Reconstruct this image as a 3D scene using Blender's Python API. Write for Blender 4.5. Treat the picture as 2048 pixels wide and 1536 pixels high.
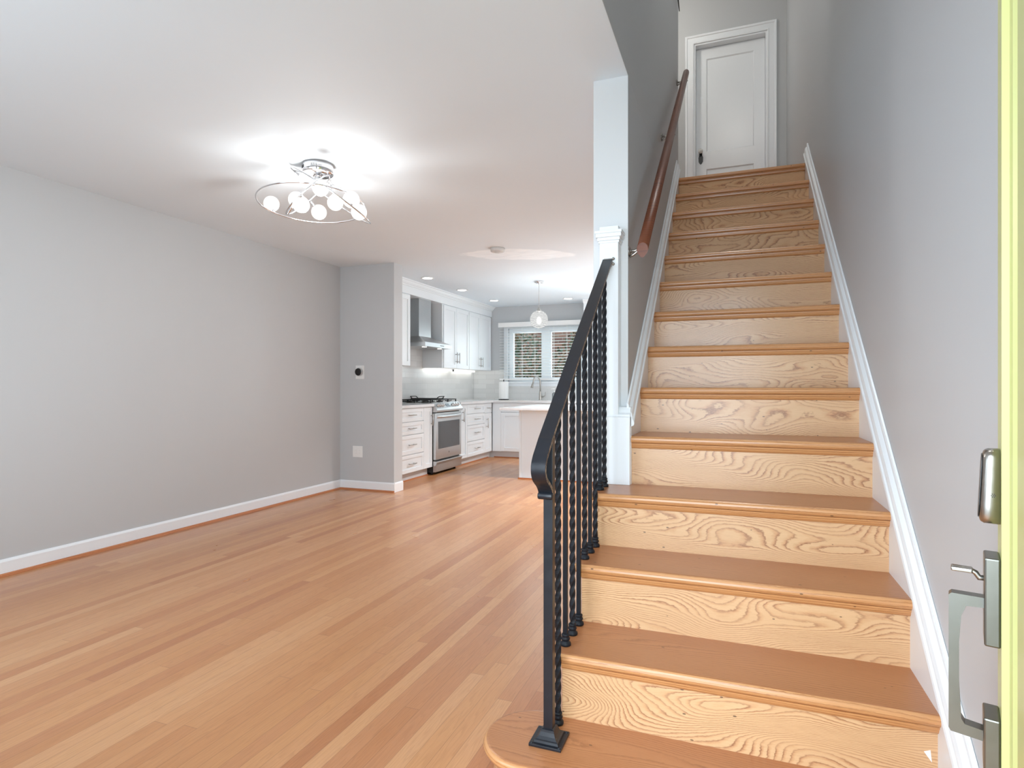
import bpy, bmesh, math, random
from mathutils import Vector, Matrix

random.seed(7)
for o in list(bpy.data.objects):
    bpy.data.objects.remove(o, do_unlink=True)
SC = bpy.context.scene
COL = SC.collection
PI = math.pi

# ------------------------------------------------------------------ camera
F_PX, YAW, VY, EYE = 1180.12, 0.3607, 771.87, 1.1304
cd = bpy.data.cameras.new('camera')
cam = bpy.data.objects.new('camera', cd)
COL.objects.link(cam)
cd.sensor_fit = 'HORIZONTAL'
cd.sensor_width = 36.0
cd.lens = 36.0 * F_PX / 2048.0
cd.shift_y = (VY - 768.0) / 2048.0
cd.clip_start = 0.02
cam.location = (0, 0, EYE)
cam.rotation_euler = (PI / 2, 0, YAW)
SC.camera = cam

# ------------------------------------------------------------------ view, world, daylight
SC.view_settings.view_transform = 'Standard'
SC.view_settings.look = 'None'
SC.view_settings.gamma = 1.0
SC.view_settings.use_curve_mapping = False
SC.view_settings.exposure = 0.66
try:
    SC.cycles.use_denoising = True
    SC.cycles.max_bounces = 12
    SC.cycles.diffuse_bounces = 6
    SC.cycles.glossy_bounces = 4
    SC.cycles.transmission_bounces = 6
    SC.cycles.transparent_max_bounces = 12
    SC.cycles.caustics_reflective = False
    SC.cycles.caustics_refractive = False
    SC.cycles.sample_clamp_indirect = 6.0
except Exception:
    pass

W = bpy.data.worlds.new('overcast_sky')
SC.world = W
W.use_nodes = True
bg = W.node_tree.nodes['Background']
bg.inputs[0].default_value = (0.74, 0.87, 1.0, 1)
bg.inputs[1].default_value = 2.6


def area(name, loc, rot, sx, sy, power, color=(1, 1, 1), spread=180.0):
    l = bpy.data.lights.new(name, 'AREA')
    l.shape = 'RECTANGLE'
    l.size, l.size_y = sx, sy
    l.energy = power
    l.color = color
    l.spread = math.radians(spread)
    o = bpy.data.objects.new(name, l)
    o.location, o.rotation_euler = loc, rot
    COL.objects.link(o)
    return o


def point(name, loc, power, radius=0.05, color=(1, 1, 1)):
    l = bpy.data.lights.new(name, 'POINT')
    l.energy, l.shadow_soft_size, l.color = power, radius, color
    o = bpy.data.objects.new(name, l)
    o.location = loc
    COL.objects.link(o)
    return o


# daylight through the front window of the living room and through the open front door
area('front_window_daylight', (-2.35, -0.05, 1.62), (math.radians(74), 0, 0), 2.4, 1.6, 17, (0.79, 0.91, 1.0))
area('doorway_daylight', (-0.35, -0.75, 1.55), (math.radians(80), 0, 0), 2.0, 2.4, 66, (0.80, 0.91, 1.0))
area('kitchen_window_daylight', (-2.86, 9.42, 1.65), (-PI / 2, 0, 0), 1.1, 0.75, 9, (0.86, 0.94, 1.0))
area('kitchen_fill_light', (-1.045, 9.62, 1.25), (-math.radians(74), 0, 0), 1.1, 2.0, 85, (0.88, 0.95, 1.0))  # added fill to brighten the kitchen, shining in through the added back door
# added fill for the dim stairwell, then the upstairs hall lamp out of sight
point('stairwell_fill_light', (0.03, 3.1, 5.15), 22, 0.10, (1.0, 0.95, 0.88))
point('hall_lamp_light', (-1.0, 5.6, 4.95), 13, 0.08, (1.0, 0.93, 0.84))

# ------------------------------------------------------------------ node helpers


def lin(r, g, b):
    f = lambda c: (c / 255 / 12.92) if c / 255 <= 0.04045 else ((c / 255 + 0.055) / 1.055) ** 2.4
    return (f(r), f(g), f(b), 1.0)


class NT:
    def __init__(self, name):
        self.m = bpy.data.materials.new(name)
        self.m.use_nodes = True
        self.t = self.m.node_tree
        self.b = self.t.nodes['Principled BSDF']
        self.out = self.t.nodes['Material Output']

    def new(self, k, **kw):
        n = self.t.nodes.new(k)
        for a, v in kw.items():
            setattr(n, a, v)
        return n

    def put(self, sock, v):
        if hasattr(v, 'is_output'):
            self.t.links.new(v, sock)
        else:
            sock.default_value = v

    def math(self, op, *a):
        n = self.new('ShaderNodeMath', operation=op)
        for i, v in enumerate(a):
            self.put(n.inputs[i], v)
        return n.outputs[0]

    def xyz(self, x, y, z):
        n = self.new('ShaderNodeCombineXYZ')
        for i, v in enumerate((x, y, z)):
            self.put(n.inputs[i], v)
        return n.outputs[0]

    def sep(self, v):
        n = self.new('ShaderNodeSeparateXYZ')
        self.put(n.inputs[0], v)
        return n.outputs

    def obj_co(self):
        return self.new('ShaderNodeTexCoord').outputs['Object']

    def pos(self):
        return self.new('ShaderNodeNewGeometry').outputs['Position']

    def noise(self, vec, scale=1.0, detail=3.0, rough=0.5):
        n = self.new('ShaderNodeTexNoise')
        self.put(n.inputs['Vector'], vec)
        n.inputs['Scale'].default_value = scale
        n.inputs['Detail'].default_value = detail
        n.inputs['Roughness'].default_value = rough
        return n.outputs['Fac']

    def white(self, x, y=0.0):
        n = self.new('ShaderNodeTexWhiteNoise', noise_dimensions='2D')
        self.put(n.inputs['Vector'], self.xyz(x, y, 0.0))
        return n.outputs['Value']

    def ramp(self, f, stops, interp='LINEAR'):
        n = self.new('ShaderNodeValToRGB')
        cr = n.color_ramp
        cr.interpolation = interp
        while len(cr.elements) < len(stops):
            cr.elements.new(0.5)
        for e, (p, c) in zip(cr.elements, stops):
            e.position = p
            e.color = c if len(c) == 4 else (*c, 1)
        self.put(n.inputs[0], f)
        return n.outputs[0]

    def mix(self, f, a, b, mode='MIX'):
        n = self.new('ShaderNodeMix', data_type='RGBA', blend_type=mode)
        self.put(n.inputs[0], f)
        self.put(n.inputs[6], a)
        self.put(n.inputs[7], b)
        return n.outputs[2]

    def bump(self, h, strength=0.1, dist=0.002):
        n = self.new('ShaderNodeBump')
        n.inputs['Strength'].default_value = strength
        n.inputs['Distance'].default_value = dist
        self.put(n.inputs['Height'], h)
        self.put(self.b.inputs['Normal'], n.outputs[0])

    def set(self, **kw):
        for k, v in kw.items():
            self.put(self.b.inputs[k.replace('_', ' ')], v)
        return self


def paint(name, rgb, rough=0.5, bump=0.08, scale=900.0, tone=0.03):
    n = NT(name)
    p = n.pos()
    big = n.noise(p, 1.3, 2)
    c = lin(*rgb)
    dk = tuple(x * (1 - tone) for x in c[:3]) + (1,)
    n.set(Base_Color=n.mix(big, dk, c), Roughness=rough)
    if bump:
        n.bump(n.noise(p, scale, 2), bump, 0.0006)
    return n.m


def plain(name, rgb, rough=0.4, metal=0.0, wear=0.05, scale=40.0, **kw):
    n = NT(name)
    v = n.noise(n.obj_co(), scale, 2)
    c = lin(*rgb)
    dk = tuple(x * (1 - wear) for x in c[:3]) + (1,)
    n.set(Base_Color=n.mix(v, dk, c), Metallic=metal,
          Roughness=n.math('MULTIPLY_ADD', v, 0.08, max(rough - 0.04, 0.02)))
    for k, x in kw.items():
        n.b.inputs[k.replace('_', ' ')].default_value = x
    return n.m


def emitter(name, rgb, strength):
    n = NT(name)
    n.set(Base_Color=lin(*rgb), Emission_Color=lin(*rgb), Emission_Strength=strength)
    return n.m


def clear_glass(name, tint=(235, 240, 240), rough=0.02, fac=0.12):
    n = NT(name)
    n.t.nodes.remove(n.b)
    tr = n.new('ShaderNodeBsdfTransparent')
    tr.inputs[0].default_value = lin(*tint)
    gl = n.new('ShaderNodeBsdfGlossy')
    gl.inputs['Roughness'].default_value = rough
    mx = n.new('ShaderNodeMixShader')
    fr = n.new('ShaderNodeLayerWeight')
    fr.inputs[0].default_value = fac
    n.t.links.new(fr.outputs['Fresnel'], mx.inputs[0])
    n.t.links.new(tr.outputs[0], mx.inputs[1])
    n.t.links.new(gl.outputs[0], mx.inputs[2])
    n.t.links.new(mx.outputs[0], n.out.inputs[0])
    return n.m


def oak_floor():
    n = NT('oak_strip_floor')
    x, y, z = n.sep(n.pos())
    Wd = 0.0572
    kit = n.math('GREATER_THAN', y, 5.262)
    xs = n.math('ADD', n.math('DIVIDE', x, Wd), n.math('MULTIPLY', kit, 0.43))
    i = n.math('FLOOR', xs)
    fx = n.math('FRACT', xs)
    ii = n.math('MULTIPLY_ADD', kit, 511.0, i)
    r1 = n.white(ii, 3.3)
    L = n.math('MULTIPLY_ADD', n.white(ii, 9.1), 1.3, 1.0)
    ys = n.math('ADD', n.math('DIVIDE', y, L), n.math('MULTIPLY', r1, 17.0))
    j = n.math('FLOOR', ys)
    fy = n.math('FRACT', ys)
    r2 = n.white(ii, n.math('MULTIPLY_ADD', j, 1.73, 0.21))
    r3 = n.white(n.math('ADD', ii, 0.37), n.math('MULTIPLY_ADD', j, 2.11, 5.2))
    base = n.ramp(r2, [(0.0, lin(172, 108, 66)), (0.10, lin(184, 123, 78)), (0.45, lin(193, 135, 87)),
                       (0.8, lin(200, 144, 96)), (1.0, lin(206, 154, 108))])
    red = n.mix(n.math('MULTIPLY', r3, 0.22), base, lin(198, 142, 104))
    off = n.math('MULTIPLY', r2, 60.0)
    vec = n.xyz(n.math('MULTIPLY_ADD', x, 26.0, off), n.math('MULTIPLY_ADD', y, 1.6, n.math('MULTIPLY', r3, 40.0)), 0.0)
    nz = n.noise(vec, 1.0, 2)
    rings = n.math('FRACT', n.math('MULTIPLY', nz, 11.0))
    grain = n.ramp(rings, [(0.0, (1, 1, 1)), (0.55, (0.96, 0.95, 0.94)), (0.9, (0.86, 0.83, 0.79)), (1.0, (0.97, 0.97, 0.97))])
    pores = n.noise(n.xyz(n.math('MULTIPLY', x, 520.0), n.math('MULTIPLY', y, 16.0), 0.0), 1.0, 2)
    pm = n.ramp(pores, [(0.35, (0.88, 0.86, 0.84)), (0.55, (1, 1, 1))])
    c = n.mix(0.8, red, grain, 'MULTIPLY')
    c = n.mix(0.6, c, pm, 'MULTIPLY')
    e1 = n.math('LESS_THAN', n.math('MINIMUM', fx, n.math('SUBTRACT', 1.0, fx)), 0.016)
    ey = n.math('LESS_THAN', n.math('MULTIPLY', n.math('MINIMUM', fy, n.math('SUBTRACT', 1.0, fy)), L), 0.0011)
    seam = n.math('LESS_THAN', n.math('ABSOLUTE', n.math('SUBTRACT', y, 5.262)), 0.004)
    gap = n.math('MAXIMUM', n.math('MAXIMUM', e1, ey), seam)
    c = n.mix(n.math('MULTIPLY', gap, 0.42), c, lin(96, 58, 34))
    wear = n.noise(n.xyz(n.math('MULTIPLY', x, 2.0), y, 0.0), 1.4, 3)
    n.set(Base_Color=c, Roughness=n.math('MULTIPLY_ADD', wear, 0.14, 0.23))
    n.b.inputs['Specular IOR Level'].default_value = 0.55
    n.b.inputs['Coat Weight'].default_value = 0.25
    n.b.inputs['Coat Roughness'].default_value = 0.22
    n.bump(n.math('SUBTRACT', n.math('MULTIPLY', pores, 0.25), gap), 0.12, 0.0008)
    return n.m


def oak_board(name, light, mid, dark, axis, freq, amp, rough=0.3, coat=0.3, stretch=1.0):
    """flat-sawn oak: growth rings drawn as contour lines of a noise stretched along the board"""
    n = NT(name)
    x, y, z = n.sep(n.obj_co())
    rnd = n.new('ShaderNodeObjectInfo').outputs['Random']
    o1 = n.math('MULTIPLY', rnd, 37.0)
    if axis == 'XZ':
        a, b = x, z
    elif axis == 'XY':
        a, b = x, y
    else:
        a, b = y, z
    av = n.math('MULTIPLY_ADD', a, 2.1 * stretch, o1)
    bv = n.math('MULTIPLY_ADD', b, 7.0, n.math('MULTIPLY', rnd, 91.0))
    big = n.noise(n.xyz(av, bv, o1), 1.0, 1.2, 0.35)
    small = n.noise(n.xyz(n.math('MULTIPLY', av, 5.0), n.math('MULTIPLY', bv, 3.0), 2.0), 1.0, 2)
    tilt = n.math('MULTIPLY_ADD', rnd, 22.0, freq)
    f = n.math('ADD', n.math('MULTIPLY', b, tilt), n.math('MULTIPLY', big, amp))
    f = n.math('ADD', f, n.math('MULTIPLY', small, 0.55))
    f = n.math('ADD', f, n.math('MULTIPLY', n.noise(n.xyz(n.math('MULTIPLY', a, 60.0), n.math('MULTIPLY', b, 160.0), o1), 1.0, 3), 0.55))
    fr = n.math('FRACT', f)
    ring = n.ramp(fr, [(0.0, light), (0.40, light), (0.70, mid), (0.88, dark), (1.0, light)])
    soft = n.noise(n.xyz(n.math('MULTIPLY', a, 5.0), n.math('MULTIPLY', b, 30.0), o1), 1.0, 3)
    ring = n.mix(n.ramp(soft, [(0.40, (0.55,) * 3), (0.62, (0.0,) * 3)]), ring, n.mix(0.35, light, mid))
    pores = n.noise(n.xyz(n.math('MULTIPLY', a, 22.0), n.math('MULTIPLY', b, 520.0), 0.0), 1.0, 2)
    pm = n.ramp(pores, [(0.33, (0.84, 0.80, 0.76)), (0.52, (1, 1, 1))])
    c = n.mix(0.55, ring, pm, 'MULTIPLY')
    blot = n.noise(n.xyz(n.math('MULTIPLY', a, 3.0), n.math('MULTIPLY', b, 4.0), o1), 1.0, 3)
    c = n.mix(n.math('MULTIPLY', blot, 0.35), c, mid)
    vo = n.new('ShaderNodeTexVoronoi')
    n.put(vo.inputs['Vector'], n.xyz(n.math('MULTIPLY_ADD', a, 11.0, o1), n.math('MULTIPLY', b, 24.0), o1))
    vo.inputs['Scale'].default_value = 1.0
    spot = n.math('LESS_THAN', vo.outputs['Distance'], 0.055)
    c = n.mix(n.math('MULTIPLY', spot, 0.75), c, lin(58, 38, 26))
    n.set(Base_Color=c, Roughness=n.math('MULTIPLY_ADD', blot, 0.16, rough - 0.06))
    n.b.inputs['Coat Weight'].default_value = coat
    n.b.inputs['Coat Roughness'].default_value = 0.2
    n.bump(pores, 0.08, 0.0006)
    return n.m


def ceiling_paint():
    n = NT('ceiling_paint')
    p = n.pos()
    x, y, z = n.sep(p)
    base = n.mix(n.noise(p, 0.9, 2), lin(219, 229, 236), lin(225, 235, 242))
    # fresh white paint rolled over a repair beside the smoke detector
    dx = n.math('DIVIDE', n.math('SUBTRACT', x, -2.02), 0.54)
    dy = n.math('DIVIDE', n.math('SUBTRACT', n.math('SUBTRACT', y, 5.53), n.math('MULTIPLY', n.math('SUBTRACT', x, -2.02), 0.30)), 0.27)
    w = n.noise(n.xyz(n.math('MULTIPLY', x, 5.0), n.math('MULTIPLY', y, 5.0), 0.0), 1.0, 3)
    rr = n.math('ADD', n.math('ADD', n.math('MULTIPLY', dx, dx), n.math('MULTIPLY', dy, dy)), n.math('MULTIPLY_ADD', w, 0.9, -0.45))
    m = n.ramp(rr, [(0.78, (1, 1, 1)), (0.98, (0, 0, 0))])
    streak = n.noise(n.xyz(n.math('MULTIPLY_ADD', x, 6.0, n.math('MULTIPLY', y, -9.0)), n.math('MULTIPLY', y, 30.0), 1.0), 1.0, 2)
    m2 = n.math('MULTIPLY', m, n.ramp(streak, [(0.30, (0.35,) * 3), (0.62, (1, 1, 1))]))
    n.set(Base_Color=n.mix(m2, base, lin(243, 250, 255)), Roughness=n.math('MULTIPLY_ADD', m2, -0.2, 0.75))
    n.bump(n.noise(p, 500.0, 2), 0.06, 0.0006)
    return n.m


def subway_tile():
    n = NT('white_subway_tile')
    x, y, z = n.sep(n.pos())
    u = n.math('ADD', x, y)
    row = n.math('FLOOR', n.math('DIVIDE', z, 0.0775))
    us = n.math('ADD', n.math('DIVIDE', u, 0.306), n.math('MULTIPLY', n.math('MODULO', row, 2.0), 0.5))
    fx = n.math('FRACT', us)
    fz = n.math('FRACT', n.math('DIVIDE', z, 0.0775))
    gx = n.math('LESS_THAN', n.math('MINIMUM', fx, n.math('SUBTRACT', 1.0, fx)), 0.006)
    gz = n.math('LESS_THAN', n.math('MINIMUM', fz, n.math('SUBTRACT', 1.0, fz)), 0.025)
    g = n.math('MAXIMUM', gx, gz)
    tone = n.white(n.math('FLOOR', us), row)
    c = n.mix(tone, lin(212, 212, 210), lin(222, 222, 220))
    n.set(Base_Color=n.mix(g, c, lin(196, 196, 193)), Roughness=n.math('MULTIPLY_ADD', g, 0.5, 0.12))
    n.bump(n.math('SUBTRACT', 1.0, g), 0.25, 0.001)
    return n.m


def black_iron(name='painted_black_iron', rough=0.26):
    n = NT(name)
    p = n.obj_co()
    v = n.noise(p, 26.0, 4)
    chip = n.noise(p, 140.0, 4, 0.65)
    cm = n.math('GREATER_THAN', n.math('MULTIPLY_ADD', v, 0.35, n.math('MULTIPLY', chip, 0.65)), 0.685)
    c = n.mix(v, lin(15, 17, 23), lin(27, 31, 40))
    n.set(Base_Color=n.mix(cm, c, lin(150, 140, 128)), Roughness=n.math('MULTIPLY_ADD', v, 0.2, rough))
    n.b.inputs['Specular IOR Level'].default_value = 0.5
    n.bump(n.math('ADD', v, n.math('MULTIPLY', cm, -0.6)), 0.2, 0.0012)
    return n.m


def worn_iron():
    n = NT('worn_iron_edge')
    p = n.obj_co()
    chip = n.noise(p, 120.0, 5, 0.7)
    cm = n.ramp(chip, [(0.46, (0, 0, 0)), (0.54, (1, 1, 1))])
    n.set(Base_Color=n.mix(cm, lin(44, 40, 42), lin(150, 132, 118)), Roughness=0.45)
    return n.m


def crackle_globe():
    n = NT('lit_crackle_glass')
    vo = n.new('ShaderNodeTexVoronoi', feature='DISTANCE_TO_EDGE')
    n.put(vo.inputs['Vector'], n.obj_co())
    vo.inputs['Scale'].default_value = 70.0
    e = n.ramp(vo.outputs['Distance'], [(0.02, (0.62,) * 3), (0.12, (1, 1, 1))])
    n.t.nodes.remove(n.b)
    em = n.new('ShaderNodeEmission')
    em.inputs[0].default_value = lin(255, 252, 247)
    n.put(em.inputs[1], n.math('MULTIPLY_ADD', e, 0.55, 0.62))
    tr = n.new('ShaderNodeBsdfTransparent')
    gl = n.new('ShaderNodeBsdfGlossy')
    gl.inputs['Roughness'].default_value = 0.08
    lw = n.new('ShaderNodeLayerWeight')
    lw.inputs[0].default_value = 0.2
    m1 = n.new('ShaderNodeMixShader')
    m1.inputs[0].default_value = 0.90
    n.t.links.new(tr.outputs[0], m1.inputs[1])
    n.t.links.new(em.outputs[0], m1.inputs[2])
    m2 = n.new('ShaderNodeMixShader')
    n.put(m2.inputs[0], lw.outputs['Fresnel'])
    n.t.links.new(m1.outputs[0], m2.inputs[1])
    n.t.links.new(gl.outputs[0], m2.inputs[2])
    n.t.links.new(m2.outputs[0], n.out.inputs[0])
    return n.m


def wave_glass():
    """hand-drawn threads of white glass around a clear lit globe"""
    n = NT('thread_glass')
    x, y, z = n.sep(n.obj_co())
    w = n.noise(n.obj_co(), 22.0, 2)
    f = n.math('FRACT', n.math('MULTIPLY_ADD', w, 1.7, n.math('MULTIPLY', z, 62.0)))
    line = n.ramp(f, [(0.0, (0.05,) * 3), (0.22, (1, 1, 1)), (0.6, (1, 1, 1)), (0.78, (0.05,) * 3)])
    n.t.nodes.remove(n.b)
    p1 = n.new('ShaderNodeEmission')
    p1.inputs[0].default_value = lin(250, 250, 248)
    p1.inputs[1].default_value = 0.62
    tr = n.new('ShaderNodeBsdfTransparent')
    tr.inputs[0].default_value = lin(205, 208, 210)
    mx = n.new('ShaderNodeMixShader')
    n.put(mx.inputs[0], n.math('MULTIPLY_ADD', line, 0.62, 0.22))
    n.t.links.new(tr.outputs[0], mx.inputs[1])
    n.t.links.new(p1.outputs[0], mx.inputs[2])
    n.t.links.new(mx.outputs[0], n.out.inputs[0])
    return n.m


def brushed(name, rgb, rough=0.3):
    n = NT(name)
    x, y, z = n.sep(n.obj_co())
    s = n.noise(n.xyz(n.math('MULTIPLY', x, 14.0), n.math('MULTIPLY', y, 14.0), n.math('MULTIPLY', z, 900.0)), 1.0, 2)
    c = lin(*rgb)
    dk = tuple(k * 0.86 for k in c[:3]) + (1,)
    n.set(Base_Color=n.mix(s, dk, c), Metallic=1.0, Roughness=n.math('MULTIPLY_ADD', s, 0.12, rough - 0.05))
    return n.m


def red_brick():
    n = NT('old_brick')
    x, y, z = n.sep(n.pos())
    row = n.math('FLOOR', n.math('DIVIDE', z, 0.075))
    us = n.math('ADD', n.math('DIVIDE', x, 0.22), n.math('MULTIPLY', n.math('MODULO', row, 2.0), 0.5))
    fx, fz = n.math('FRACT', us), n.math('FRACT', n.math('DIVIDE', z, 0.075))
    g = n.math('MAXIMUM', n.math('LESS_THAN', fx, 0.05), n.math('LESS_THAN', fz, 0.14))
    t = n.white(n.math('FLOOR', us), row)
    c = n.ramp(t, [(0, lin(96, 62, 52)), (0.5, lin(122, 84, 68)), (1, lin(112, 92, 74))])
    n.set(Base_Color=n.mix(g, c, lin(142, 132, 120)), Roughness=0.9)
    return n.m


M = {}
M['wall'] = paint('grey_wall_paint', (191, 193, 194), 0.55)
M['wall_lit'] = paint('lit_grey_wall_paint', (198, 201, 204), 0.42)  # same grey paint, lightened for the doorway light on the right wall
M['ceil'] = ceiling_paint()
M['trim'] = paint('white_trim_enamel', (234, 238, 241), 0.28, 0.03, 400, 0.015)
M['white'] = paint('white_end_wall_paint', (211, 213, 214), 0.45, 0.05)
M['cab'] = paint('white_cabinet_lacquer', (229, 234, 237), 0.3, 0.02, 400, 0.012)
M['toe'] = paint('toe_kick_lacquer', (206, 208, 210), 0.4, 0.02, 400, 0.02)
M['floor'] = oak_floor()
M['riser'] = oak_board('oak_riser', lin(219, 182, 139), lin(202, 154, 112), lin(138, 88, 58), 'XZ', 80.0, 36.0, 0.34, 0.25)
M['tread'] = oak_board('oak_tread', lin(182, 124, 82), lin(172, 113, 72), lin(146, 92, 57), 'XY', 80.0, 14.0, 0.34, 0.2, 0.6)
M['edge'] = oak_board('worn_lit_oak_nosing', lin(206, 152, 102), lin(194, 138, 90), lin(156, 102, 62), 'XZ', 90.0, 6.0, 0.3, 0.3, 0.6)  # worn nosing, lightened further for the light the fronts catch
M['nose'] = oak_board('oak_cove', lin(206, 152, 100), lin(194, 136, 86), lin(156, 102, 62), 'XZ', 120.0, 6.0, 0.3, 0.3, 0.6)
M['shoe'] = oak_board('oak_shoe_moulding', lin(190, 122, 76), lin(176, 106, 62), lin(140, 80, 46), 'YZ', 90.0, 6.0, 0.35, 0.2)
M['rail'] = oak_board('varnished_mahogany', lin(114, 60, 32), lin(100, 50, 27), lin(74, 34, 19), 'YZ', 60.0, 8.0, 0.36, 0.1)
M['iron'] = black_iron()
M['iron_rod'] = black_iron('dull_black_iron', 0.42)
M['iron_rod'].node_tree.nodes['Principled BSDF'].inputs['Specular IOR Level'].default_value = 0.32
M['worn'] = worn_iron()
M['counter'] = plain('white_quartz', (222, 223, 224), 0.16, 0, 0.04, 14)
M['island'] = paint('grey_island_lacquer', (228, 239, 246), 0.4, 0.02, 400, 0.02)
M['tile'] = subway_tile()
M['steel'] = brushed('brushed_stainless', (206, 206, 206), 0.3)
M['chrome'] = plain('polished_chrome', (226, 226, 228), 0.08, 1.0, 0.04)
M['nickel'] = plain('satin_nickel', (176, 172, 166), 0.3, 1.0, 0.08)
M['gunmetal'] = plain('dark_satin_nickel', (138, 138, 132), 0.34, 1.0, 0.10)
M['black'] = plain('black_enamel', (20, 20, 21), 0.3)
M['castiron'] = plain('cast_iron', (30, 30, 31), 0.6, 0, 0.2)
M['ovenglass'] = plain('dark_oven_glass', (70, 71, 73), 0.06, 0, 0.05)
M['plastic'] = plain('white_plastic', (232, 232, 230), 0.4, 0, 0.03)
M['greyplastic'] = plain('aged_white_plastic', (205, 205, 203), 0.5, 0, 0.04)
M['lamp'] = emitter('lit_led_disc', (255, 252, 246), 4.0)
M['ledbar'] = emitter('lit_led_strip', (255, 252, 244), 2.4)
M['globe'] = crackle_globe()
M['thread'] = wave_glass()
M['bulb'] = emitter('lit_bulb', (255, 248, 236), 2.5)
M['glass'] = clear_glass('window_glass')
M['soap'] = clear_glass('clear_soap_bottle', (222, 226, 228), 0.05, 0.3)
M['paper'] = plain('paper_towel', (240, 240, 238), 0.9, 0, 0.03, 90)
M['blind'] = plain('white_blind_slat', (238, 238, 236), 0.45, 0, 0.02)
M['doorpaint'] = paint('lime_yellow_door_paint', (214, 220, 150), 0.34, 0.05, 300, 0.03)
M['brick'] = red_brick()
M['leaf'] = plain('evergreen_leaf', (70, 82, 52), 0.45, 0, 0.5, 30)
M['leaf_dry'] = plain('russet_leaf', (128, 96, 66), 0.6, 0, 0.4, 30)
M['bark'] = plain('bark', (86, 70, 56), 0.9, 0, 0.3)
M['soil'] = plain('patio_concrete', (150, 146, 140), 0.9, 0, 0.2, 8)
M['porcelain'] = plain('glass_door_knob', (214, 214, 210), 0.08, 0, 0.03)
M['rubber'] = plain('dark_cord', (30, 29, 28), 0.7)
M['chip'] = plain('white_paint_chip', (238, 238, 236), 0.6)

# ------------------------------------------------------------------ mesh helpers


class MB:
    def __init__(self):
        self.bm = bmesh.new()

    def box(self, x0, x1, y0, y1, z0, z1, bev=0.0, mi=0):
        vs = [self.bm.verts.new(p) for p in ((x0, y0, z0), (x1, y0, z0), (x1, y1, z0), (x0, y1, z0),
                                             (x0, y0, z1), (x1, y0, z1), (x1, y1, z1), (x0, y1, z1))]
        fs = [self.bm.faces.new([vs[i] for i in q]) for q in
              ((3, 2, 1, 0), (4, 5, 6, 7), (0, 1, 5, 4), (1, 2, 6, 5), (2, 3, 7, 6), (3, 0, 4, 7))]
        for f in fs:
            f.material_index = mi
        if bev > 0:
            es = {e for f in fs for e in f.edges}
            r = bmesh.ops.bevel(self.bm, geom=list(es), offset=bev, segments=2, affect='EDGES', profile=0.5)
            for f in r['faces']:
                f.material_index = mi
        return self

    def poly(self, pts, ext, mi=0, smooth=False):
        """a closed outline pushed along the vector ext"""
        e = Vector(ext)
        a = [self.bm.verts.new(Vector(p)) for p in pts]
        b = [self.bm.verts.new(Vector(p) + e) for p in pts]
        n = len(pts)
        fs = [self.bm.faces.new(a[::-1]), self.bm.faces.new(b)]
        for i in range(n):
            f = self.bm.faces.new((a[i], a[(i + 1) % n], b[(i + 1) % n], b[i]))
            f.smooth = smooth
            fs.append(f)
        for f in fs:
            f.material_index = mi
        return self

    def loft(self, rings, close_ends=True, mi=0, smooth=True, loop=False):
        vr = [[self.bm.verts.new(Vector(p)) for p in r] for r in rings]
        n = len(vr[0])
        m = len(vr)
        for k in range(m if loop else m - 1):
            a, b = vr[k], vr[(k + 1) % m]
            for i in range(n):
                f = self.bm.faces.new((a[i], a[(i + 1) % n], b[(i + 1) % n], b[i]))
                f.smooth = smooth
                f.material_index = mi
        if close_ends and not loop:
            for r in (vr[0][::-1], vr[-1]):
                f = self.bm.faces.new(r)
                f.material_index = mi
        return self

    def tube(self, pts, r, n=10, loop=False, mi=0, smooth=True):
        pts = [Vector(p) for p in pts]
        rs = r if isinstance(r, (list, tuple)) else [r] * len(pts)
        rings, prev = [], None
        for i, p in enumerate(pts):
            if loop:
                t = (pts[(i + 1) % len(pts)] - pts[i - 1]).normalized()
            else:
                t = (pts[min(i + 1, len(pts) - 1)] - pts[max(i - 1, 0)]).normalized()
            if prev is None:
                prev = t.orthogonal().normalized()
            u = (prev - t * prev.dot(t)).normalized()
            prev = u
            v = t.cross(u)
            rings.append([p + (u * math.cos(a) + v * math.sin(a)) * rs[i] for a in [2 * PI * k / n for k in range(n)]])
        return self.loft(rings, True, mi, smooth, loop)

    def lathe(self, c, prof, n=24, axis=(0, 0, 1), mi=0, smooth=True, caps=True):
        """prof: (radius, height) pairs along axis from the point c"""
        ax = Vector(axis).normalized()
        u = ax.orthogonal().normalized()
        v = ax.cross(u)
        c = Vector(c)
        rings = [[c + ax * h + (u * math.cos(a) + v * math.sin(a)) * max(r, 1e-4) for a in [2 * PI * k / n for k in range(n)]]
                 for r, h in prof]
        return self.loft(rings, caps, mi, smooth)

    def sphere(self, c, r, n=24, m=14, sc=(1, 1, 1), mi=0):
        res = bmesh.ops.create_uvsphere(self.bm, u_segments=n, v_segments=m, radius=r,
                                        matrix=Matrix.Translation(c) @ Matrix.Diagonal((*sc, 1)))
        for v in res['verts']:
            for f in v.link_faces:
                f.smooth = True
                f.material_index = mi
        return self

    def quad(self, pts, mi=0):
        f = self.bm.faces.new([self.bm.verts.new(Vector(p)) for p in pts])
        f.material_index = mi
        return self


def origin_of(o):
    v = Vector((0, 0, 0))
    while o is not None:
        v += Vector(o.location)
        o = o.parent
    return v


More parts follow.
